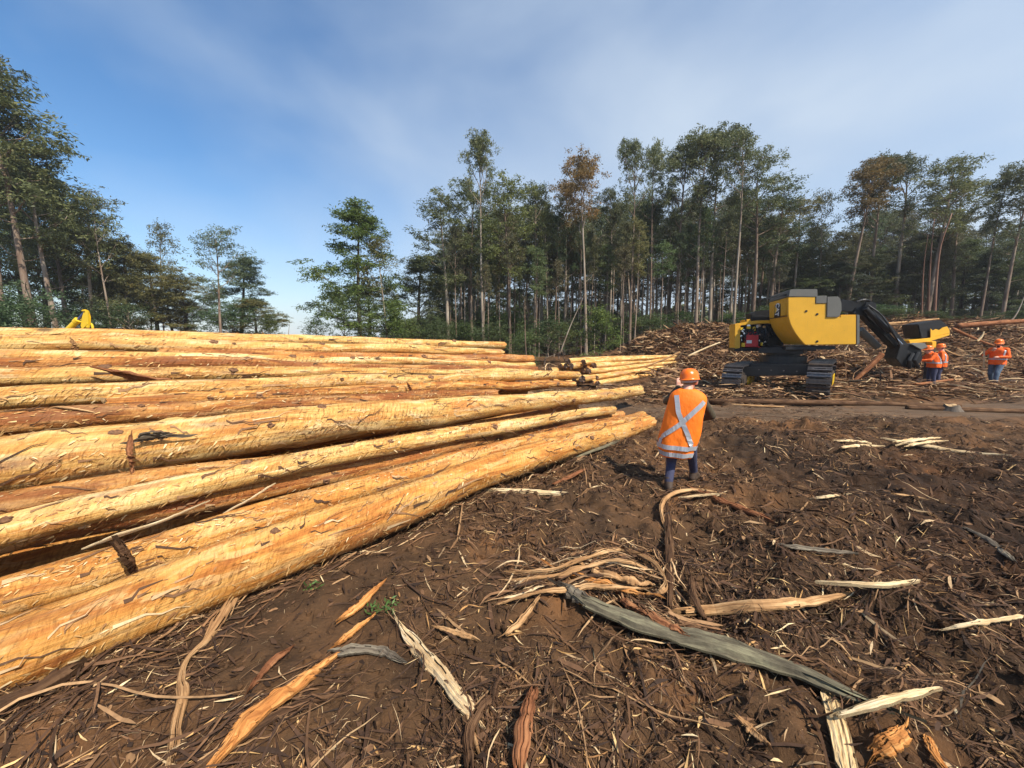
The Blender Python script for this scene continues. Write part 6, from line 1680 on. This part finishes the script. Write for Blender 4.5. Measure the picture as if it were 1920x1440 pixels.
def boot_bones(ankle, heading, s=1.0, pitch=0.0):
    a = np.asarray(ankle, float); h = np.array((math.sin(heading), math.cos(heading), 0.0))
    d = h * math.cos(pitch) - np.array((0, 0, 1)) * math.sin(pitch); u = np.array((0, 0, 1)) * math.cos(pitch) + h * math.sin(pitch)
    heel = a - u * 0.065 * s - d * 0.03 * s
    toe = a - u * 0.072 * s + d * 0.14 * s
    return [(a + u * 0.03 * s, a, 0.046 * s, 0.046 * s, 'boot'), (a, heel, 0.047 * s, 0.040 * s, 'boot'), (heel, toe, 0.040 * s, 0.038 * s, 'boot'), (a, toe, 0.045 * s, 0.036 * s, 'boot'),
            (heel - u * 0.022 * s, toe - u * 0.018 * s, 0.036 * s, 0.034 * s, 'sole')]

def helmet(c, f, s, parent, up=None):
    f = np.asarray(f, float); f /= np.linalg.norm(f); up = np.array((0, 0, 1.0)) if up is None else np.asarray(up, float)
    r = np.cross(f, up); r /= np.linalg.norm(r); up = np.cross(r, f); c = np.asarray(c, float)
    n = 28; rows = 9; vs = []; fs = []
    prof_ = [(0.128, -0.012), (0.121, -0.010), (0.114, 0.005), (0.112, 0.03), (0.106, 0.06), (0.094, 0.086), (0.074, 0.106), (0.045, 0.119), (0.016, 0.123)]
    for i, (rr, z) in enumerate(prof_):
        for k in range(n):
            a = 2 * math.pi * k / n
            ext = 1.0
            e = rr
            if i == 0: e = rr + 0.045 * max(0, math.cos(a)) ** 3
            ridge = 0.005 * (1 if abs(math.sin(a)) < 0.25 and 3 <= i <= 7 else 0)
            vs.append(c + s * (f * math.cos(a) * e * 1.10 + r * math.sin(a) * e * 0.93 + up * (z + ridge - (0.012 * max(0, math.cos(a)) if i == 0 else 0))))
    for i in range(rows - 1):
        for k in range(n):
            k2 = (k + 1) % n; fs.append((i * n + k, i * n + k2, (i + 1) * n + k2, (i + 1) * n + k))
    fs.append(tuple((rows - 1) * n + k for k in range(n)))
    mb = MB(); mb.add(vs, fs)
    inner = [v * 1.0 for v in vs[:n]]
    mb.add([p for p in inner] + [c + (p - c) * 0.86 + up * 0.012 * s for p in inner], [(k, k + n, (k + 1) % n + n, (k + 1) % n) for k in range(n)])
    h = mb.build('hard_hat', M['helmet'], parent, smooth=True)
    sb = MB(); pts = [c + s * (f * math.cos(a) * 0.102 + r * math.sin(a) * 0.088 - up * (0.022 + 0.012 * max(0, -math.cos(a)))) for a in np.linspace(R(70), R(290), 16)]
    for i in range(15):
        p, q = pts[i], pts[i + 1]; sb.add([p - up * 0.010 * s, q - up * 0.010 * s, q + up * 0.012 * s, p + up * 0.012 * s], [(0, 1, 2, 3)])
    sb.build('head_band', M['strap'], h)
    return h

class Shell:
    """garment shell: stack of elliptical rings (centre, half width, half depth) with right/forward axes"""
    def __init__(self, rings, rt, fw, seed=1, wr=0.02):
        self.c = np.array([r_[0] for r_ in rings], float); self.w = np.array([r_[1] for r_ in rings]); self.d = np.array([r_[2] for r_ in rings])
        self.rt = np.asarray(rt, float); self.fw = np.asarray(fw, float); self.t = np.linspace(0, 1, len(rings)); self.seed = seed; self.wr = wr
    def at(self, th, t, off=0.0):
        th = np.asarray(th, float); t = np.asarray(t, float)
        A = catmull(np.column_stack([self.c, self.w, self.d]), t.ravel())
        c = A[:, :3].reshape(*t.shape, 3); w = A[:, 3].reshape(t.shape); d = A[:, 4].reshape(t.shape)
        p = 2.6
        ct, st = np.cos(th), np.sin(th)
        k = (np.abs(ct) ** p + np.abs(st) ** p) ** (-1 / p)
        wr = 1 + self.wr * t * (np.sin(th * 7 + 2.0 * self.seed + t * 5) * 0.5 + 2.6 * fbm(np.cos(th) * 2.4 + 9, np.sin(th) * 2.4 + t * 3.0 + 3, self.seed, 3))
        return c + self.rt * (w * k * ct * wr + off * ct)[..., None] + self.fw * (d * k * st * wr + off * st)[..., None]
    def build(self, name, m, parent, nt=44, nth=64):
        th, t = np.meshgrid(np.arange(nth) * 2 * math.pi / nth, np.linspace(0, 1, nt))
        V = self.at(th, t); I = np.arange(nt * nth).reshape(nt, nth); J = np.roll(I, -1, 1)
        Vi = self.at(th, t, -0.006)
        q = np.stack([I[:-1].ravel(), J[:-1].ravel(), J[1:].ravel(), I[1:].ravel()], 1)
        o = nt * nth
        rim = np.stack([I[-1], J[-1], J[-1] + o, I[-1] + o], 1)
        top = np.stack([I[0], J[0], J[0] + o, I[0] + o], 1)
        return obj(name, mesh_np(name, np.concatenate([V.reshape(-1, 3), Vi.reshape(-1, 3)]), [q[:, ::-1], q + o, rim[:, ::-1], top], M[m], smooth=True), parent)
    def band(self, name, path, halfw, m, parent, off=0.006, n=40, closed=False):
        """path: list of (theta, t); halfw: half width as metres"""
        P = np.asarray(path, float); u = np.linspace(0, 1, n)
        dd = np.linspace(0, 1, len(P))
        th = np.interp(u, dd, P[:, 0]); t = np.interp(u, dd, P[:, 1])
        C = self.at(th, t, off)
        e = 1e-3
        Nn = np.cross(self.at(th + e, t) - self.at(th - e, t), self.at(th, np.clip(t + e, 0, 1)) - self.at(th, np.clip(t - e, 0, 1)))
        Nn /= np.linalg.norm(Nn, axis=1)[:, None] + 1e-12
        T = np.gradient(C, axis=0); T /= np.linalg.norm(T, axis=1)[:, None] + 1e-12
        S = np.cross(Nn, T); S /= np.linalg.norm(S, axis=1)[:, None] + 1e-12
        out = (C - self.at(th, t, 0)); out /= np.linalg.norm(out, axis=1)[:, None] + 1e-12
        a = C + S * halfw; b_ = C - S * halfw
        V = np.concatenate([a, b_, a + out * 0.002, b_ + out * 0.002]); i = np.arange(n - 1)
        q1 = np.stack([i, i + 1, n + i + 1, n + i], 1); q2 = np.stack([2 * n + i, 3 * n + i, 3 * n + i + 1, 2 * n + i + 1], 1)
        q3 = np.stack([i, 2 * n + i, 2 * n + i + 1, i + 1], 1); q4 = np.stack([n + i, n + i + 1, 3 * n + i + 1, 3 * n + i], 1)
        return obj(name, mesh_np(name, V, [q1, q2, q3, q4], M[m], smooth=False), parent)

# --- the walking figure seen from behind
feet = gp(1252, 917, 0.03); YC = float(feet[1])
org = np.array((feet[0], feet[1], feet[2] - 0.03))
def K(zx, zy, dy=0.0):      # detail view (4.8x) -> local
    return at_y(1180 + zx / 4.8, 660 + zy / 4.8, YC + 0.1 + dy) - org
kid = empty('person', tuple(org), 'person walking away in orange hi-vis vest, orange hard hat and navy trousers', 'person')
heading = np.array((0.42, 0.91, 0.0)); heading /= np.linalg.norm(heading)
rt = np.array((heading[1], -heading[0], 0))
hc = K(540, 262, 0.06); S_ = 1.02
neck = K(525, 345, 0.0); chest = K(505, 440, 0.0); belly = K(465, 640, 0.0); pelv = K(440, 800, 0.0)
lsh, rsh = K(410, 400, 0.05), K(645, 408, 0.02)
lel, rel = K(334, 445, 0.24), K(738, 572, 0.10)
lwr, rwr = K(440, 318, 0.30), K(655, 600, 0.26)
lhip, rhip = K(392, 840, -0.01), K(548, 838, 0.02)
lkn, rkn = K(378, 985, 0.04), K(566, 960, 0.14)
lan, ran = K(355, 1168, -0.08), K(577, 1082, 0.26)
ran[2] = max(ran[2], float(ground(*(ran[:2] + org[:2]))) - org[2] + 0.10)
B = [(neck * 0.6 + chest * 0.4, chest, 0.085, 0.125, 'olive'), (chest, belly, 0.125, 0.118, 'olive'), (belly, pelv, 0.118, 0.12, 'navy'),
     (lsh, rsh, 0.050, 0.052, 'olive'), (lsh, lel, 0.044, 0.042, 'olive'), (lel, lwr, 0.044, 0.032, 'olive'),
     (rsh, rel, 0.052, 0.054, 'olive'), (rel, rwr, 0.054, 0.036, 'olive'),
     (pelv, lhip, 0.10, 0.088, 'navy'), (pelv, rhip, 0.10, 0.088, 'navy'), (lhip, lkn, 0.082, 0.062, 'navy'), (rhip, rkn, 0.080, 0.060, 'navy'),
     (lkn, lan + np.array((0, 0, 0.02)), 0.060, 0.050, 'navy'), (rkn, ran + np.array((0, 0, 0.02)), 0.058, 0.050, 'navy'),
     (hc - np.array((0, 0, 0.09)), neck, 0.052, 0.055, 'skin')]
B += head_bones(hc, np.array((0.60, 0.80, 0.0)), S_)
B += boot_bones(lan, 0.25, 1.12, 0.28) + boot_bones(ran, 0.75, 1.12, 0.0)
B += hand_bones(lwr, np.array((0.15, 0.1, 1.0)), np.array((0.9, -0.2, 0)), np.array((0.3, 1, 0)), 0.55, 0.9)
B += hand_bones(rwr, np.array((-0.6, 0.7, 0.3)), np.array((0, 0, 1)), np.array((-0.5, -0.5, 0)), 0.9, 0.9)
obj('body', body_mesh(B, 0.0075, 5), kid)
def ring(x0, x1, y, depth, dy=0.0, yo=0.0):
    a, b_ = K(x0, y, dy), K(x1, y + yo, dy)
    return ((a + b_) / 2, np.linalg.norm(b_ - a) / 2 * 0.93, depth)
vest = Shell([ring(455, 585, 326, 0.075, 0.0, 4), ring(405, 645, 348, 0.10, 0.0, 10), ring(372, 684, 384, 0.125, 0, 12), ring(358, 690, 425, 0.142, 0, 10), ring(335, 672, 510, 0.15), ring(312, 655, 600, 0.155),
              ring(290, 640, 700, 0.158), ring(274, 612, 790, 0.160), ring(272, 585, 850, 0.160, 0, -6), ring(286, 556, 925, 0.155, 0, 8)], rt, heading, 3, 0.06)
vo = vest.build('vest', 'hivis', kid)
back = -math.pi / 2
vest.band('reflective_strip', [(back - 0.62, 0.09), (back - 0.30, 0.33), (back + 0.06, 0.50), (back + 0.40, 0.66), (back + 0.78, 0.84)], 0.027, 'tape', vo)
vest.band('reflective_strip', [(back + 0.85, 0.16), (back + 0.45, 0.30), (back + 0.02, 0.46), (back - 0.50, 0.61), (back - 1.00, 0.74), (back - 1.1, 0.84)], 0.027, 'tape', vo, off=0.009)
vest.band('reflective_strip', [(back - 3.1, 0.84), (back, 0.845), (back + 3.1, 0.84)], 0.027, 'tape', vo, off=0.012, n=90)
vest.band('reflective_strip', [(back - 3.1, 0.945), (back, 0.95), (back + 3.1, 0.945)], 0.027, 'tape', vo, n=90)
helmet(hc + np.array((0, 0, 0.030)), np.array((0.62, 0.78, -0.05)), S_ * 1.02, kid, up=np.array((-0.03, 0.12, 1)))

# --- the workers near the machine
def worker(px, py, Yd, head_deg, H, pose, label, trousers, shirt='hivis2', beard=False, seed=1, look=None):
    g0 = at_y(px, py, Yd); gz = float(ground(g0[0], g0[1]))
    e = empty('person', (g0[0], g0[1], gz), label, 'person'); e.rotation_euler = (0, 0, -R(head_deg))
    s = H / 1.78
    J = {k: np.array(v, float) * s for k, v in pose.items()}      # local: x right, y forward, z up
    fw = np.array((0, 1.0, 0)); rtv = np.array((1.0, 0, 0))
    hd = J['head']; lk = np.array((math.sin(R(look or 0)), math.cos(R(look or 0)), -0.08))
    sl = shirt
    Bn = [(J['neck'], J['chest'], 0.085 * s, 0.155 * s, sl), (J['chest'], J['pelvis'], 0.155 * s, 0.15 * s, sl),
          (J['lsh'], J['rsh'], 0.08 * s, 0.08 * s, sl), (hd - np.array((0, 0, 0.10 * s)), J['neck'], 0.06 * s, 0.065 * s, 'skin')]
    for a in 'lr':
        Bn += [(J[a + 'sh'], J[a + 'el'], 0.075 * s, 0.058 * s, sl), (J[a + 'el'], J[a + 'wr'], 0.058 * s, 0.042 * s, sl),
               (J['pelvis'], J[a + 'hip'], 0.13 * s, 0.115 * s, trousers), (J[a + 'hip'], J[a + 'kn'], 0.11 * s, 0.078 * s, trousers), (J[a + 'kn'], J[a + 'an'] + np.array((0, 0, 0.05 * s)), 0.078 * s, 0.058 * s, trousers)]
        Bn += boot_bones(J[a + 'an'], R(-12 if a == 'l' else 12), 1.2 * s)
        dw = J[a + 'wr'] - J[a + 'el']
        sd = np.array((1.0 if a == 'l' else -1.0, 0.3, 0.4))
        Bn += hand_bones(J[a + 'wr'], dw, sd, np.array((0, -1, -0.2)), 0.7, 1.15 * s)
    Bn += head_bones(hd, lk, 1.12 * s, beard=beard)
    obj('body', body_mesh(Bn, 0.013, 5), e)
    pe, ch, nk = J['pelvis'], J['chest'], J['neck']
    hem = pe - np.array((0, 0, 0.06 * s))
    sh = Shell([(nk + np.array((0, 0, 0.0)), 0.10 * s, 0.09 * s), (nk * 0.75 + ch * 0.25, 0.19 * s, 0.125 * s), (nk * 0.4 + ch * 0.6, 0.225 * s, 0.155 * s), (ch, 0.225 * s, 0.175 * s), (ch * 0.5 + pe * 0.5, 0.215 * s, 0.18 * s), (pe, 0.215 * s, 0.178 * s), (hem - np.array((0, 0, 0.06)), 0.215 * s, 0.175 * s)], rtv, fw, seed, 0.05)
    so = sh.build('shirt', shirt, e, 30, 48)
    sh.band('reflective_strip', [(0.0, 0.66), (math.pi, 0.67), (2 * math.pi, 0.66)], 0.026 * s, 'tape', so, off=0.008, n=60)
    for q in (0.55, 2.6): sh.band('reflective_strip', [(q, 0.12), (q + (0.1 if q < 1 else -0.1), 0.35), (q, 0.64)], 0.024 * s, 'tape', so, off=0.006)
    for q in (-0.7, -2.45): sh.band('reflective_strip', [(q, 0.12), (q, 0.35), (q, 0.64)], 0.024 * s, 'tape', so, off=0.006)
    helmet(hd + np.array((0, 0.0, 0.045 * s)), lk, 1.13 * s, e)
    return e
stand = dict(head=(0, 0.06, 1.60), neck=(0, 0.02, 1.44), chest=(0, 0.0, 1.24), pelvis=(0, 0, 0.95), lsh=(-0.19, 0, 1.39), rsh=(0.19, 0, 1.39), lel=(-0.29, -0.04, 1.12), rel=(0.29, -0.04, 1.12), lwr=(-0.26, 0.12, 0.90), rwr=(0.26, 0.12, 0.90),
             lhip=(-0.10, 0, 0.90), rhip=(0.10, 0, 0.90), lkn=(-0.12, 0.04, 0.50), rkn=(0.12, 0.04, 0.50), lan=(-0.13, 0, 0.09), ran=(0.13, 0, 0.09))
bent = dict(stand, head=(0, 0.22, 1.50), neck=(0, 0.13, 1.38), chest=(0, 0.07, 1.20), lsh=(-0.19, 0.10, 1.33), rsh=(0.19, 0.10, 1.33), lel=(-0.26, 0.26, 1.12), rel=(0.26, 0.24, 1.12), lwr=(-0.16, 0.46, 1.10), rwr=(0.16, 0.46, 1.08))
stride = dict(stand, lkn=(-0.12, 0.20, 0.52), lan=(-0.13, 0.26, 0.09), rkn=(0.12, 0.02, 0.49), ran=(0.13, -0.14, 0.10), rel=(0.30, 0.16, 1.18), rwr=(0.06, 0.30, 1.34), lel=(-0.28, 0.02, 1.12), lwr=(-0.14, 0.22, 1.12))
worker(1862, 731, 15.0, -105, 1.88, stride, 'bearded person in orange shirt and jeans, hand raised to the mouth', 'jeans', beard=True, seed=5, look=-25)
worker(1744, 737, 14.5, -70, 1.76, bent, 'person in orange shirt and dark trousers facing the grapple, nearer of the pair', 'navy', seed=7)
worker(1757, 735, 15.3, -40, 1.74, stand, 'person in orange shirt and hard hat half hidden behind another at the grapple', 'navy', seed=9)

# small green sprigs in the mud
def sprig(px, py, label, n=26):
    p = gp(px, py, 0.0); V = []; Fc = []
    r_ = np.random.default_rng(px)
    for i in range(n):
        c = r_.normal(0, 0.03, 3) * (1, 1, 0.5) + (0, 0, 0.03); d = r_.normal(0, 1, 3); d[2] = abs(d[2]) * 0.5; d /= np.linalg.norm(d); s = np.cross(d, r_.normal(0, 1, 3)); s /= np.linalg.norm(s)
        V += [c, c + d * 0.02 + s * 0.007, c + d * 0.045, c + d * 0.02 - s * 0.007]; Fc.append([4 * i, 4 * i + 1, 4 * i + 2, 4 * i + 3])
    o = obj('leaf_sprig', mesh_np('leaf_sprig', np.array(V), np.array(Fc), M['leaf_bush']), label=label, cat='sprig'); o.location = p; o.color = (1.4, 1.8, 1.2, 1)
sprig(586, 1108, 'tiny green sprig beside the front log')
sprig(705, 1150, 'tiny green sprig near the orange bark flakes')
sprig(728, 1142, 'green leaf tuft right of the orange bark flakes')

# ------------------------------------------------------------------ thin air between us and the forest
hm = bpy.data.materials.new('thin_haze'); hm.use_nodes = True
hnt = hm.node_tree; hnt.nodes.clear()
ho = hnt.nodes.new('ShaderNodeOutputMaterial'); hv = hnt.nodes.new('ShaderNodeVolumePrincipled')
hv.inputs['Color'].default_value = (0.86, 0.90, 0.96, 1); hv.inputs['Density'].default_value = 0.0006; hv.inputs['Anisotropy'].default_value = 0.2
hnt.links.new(hv.outputs['Volume'], ho.inputs['Volume'])
hb = MB(); hb.box((0, 170, 15.0), (330, 0, 0), (0, 265, 0), (0, 0, 19.0))
hz_ = hb.build('haze', hm, label='thin pale haze in the air over the clearing', cat='haze', kind='stuff')
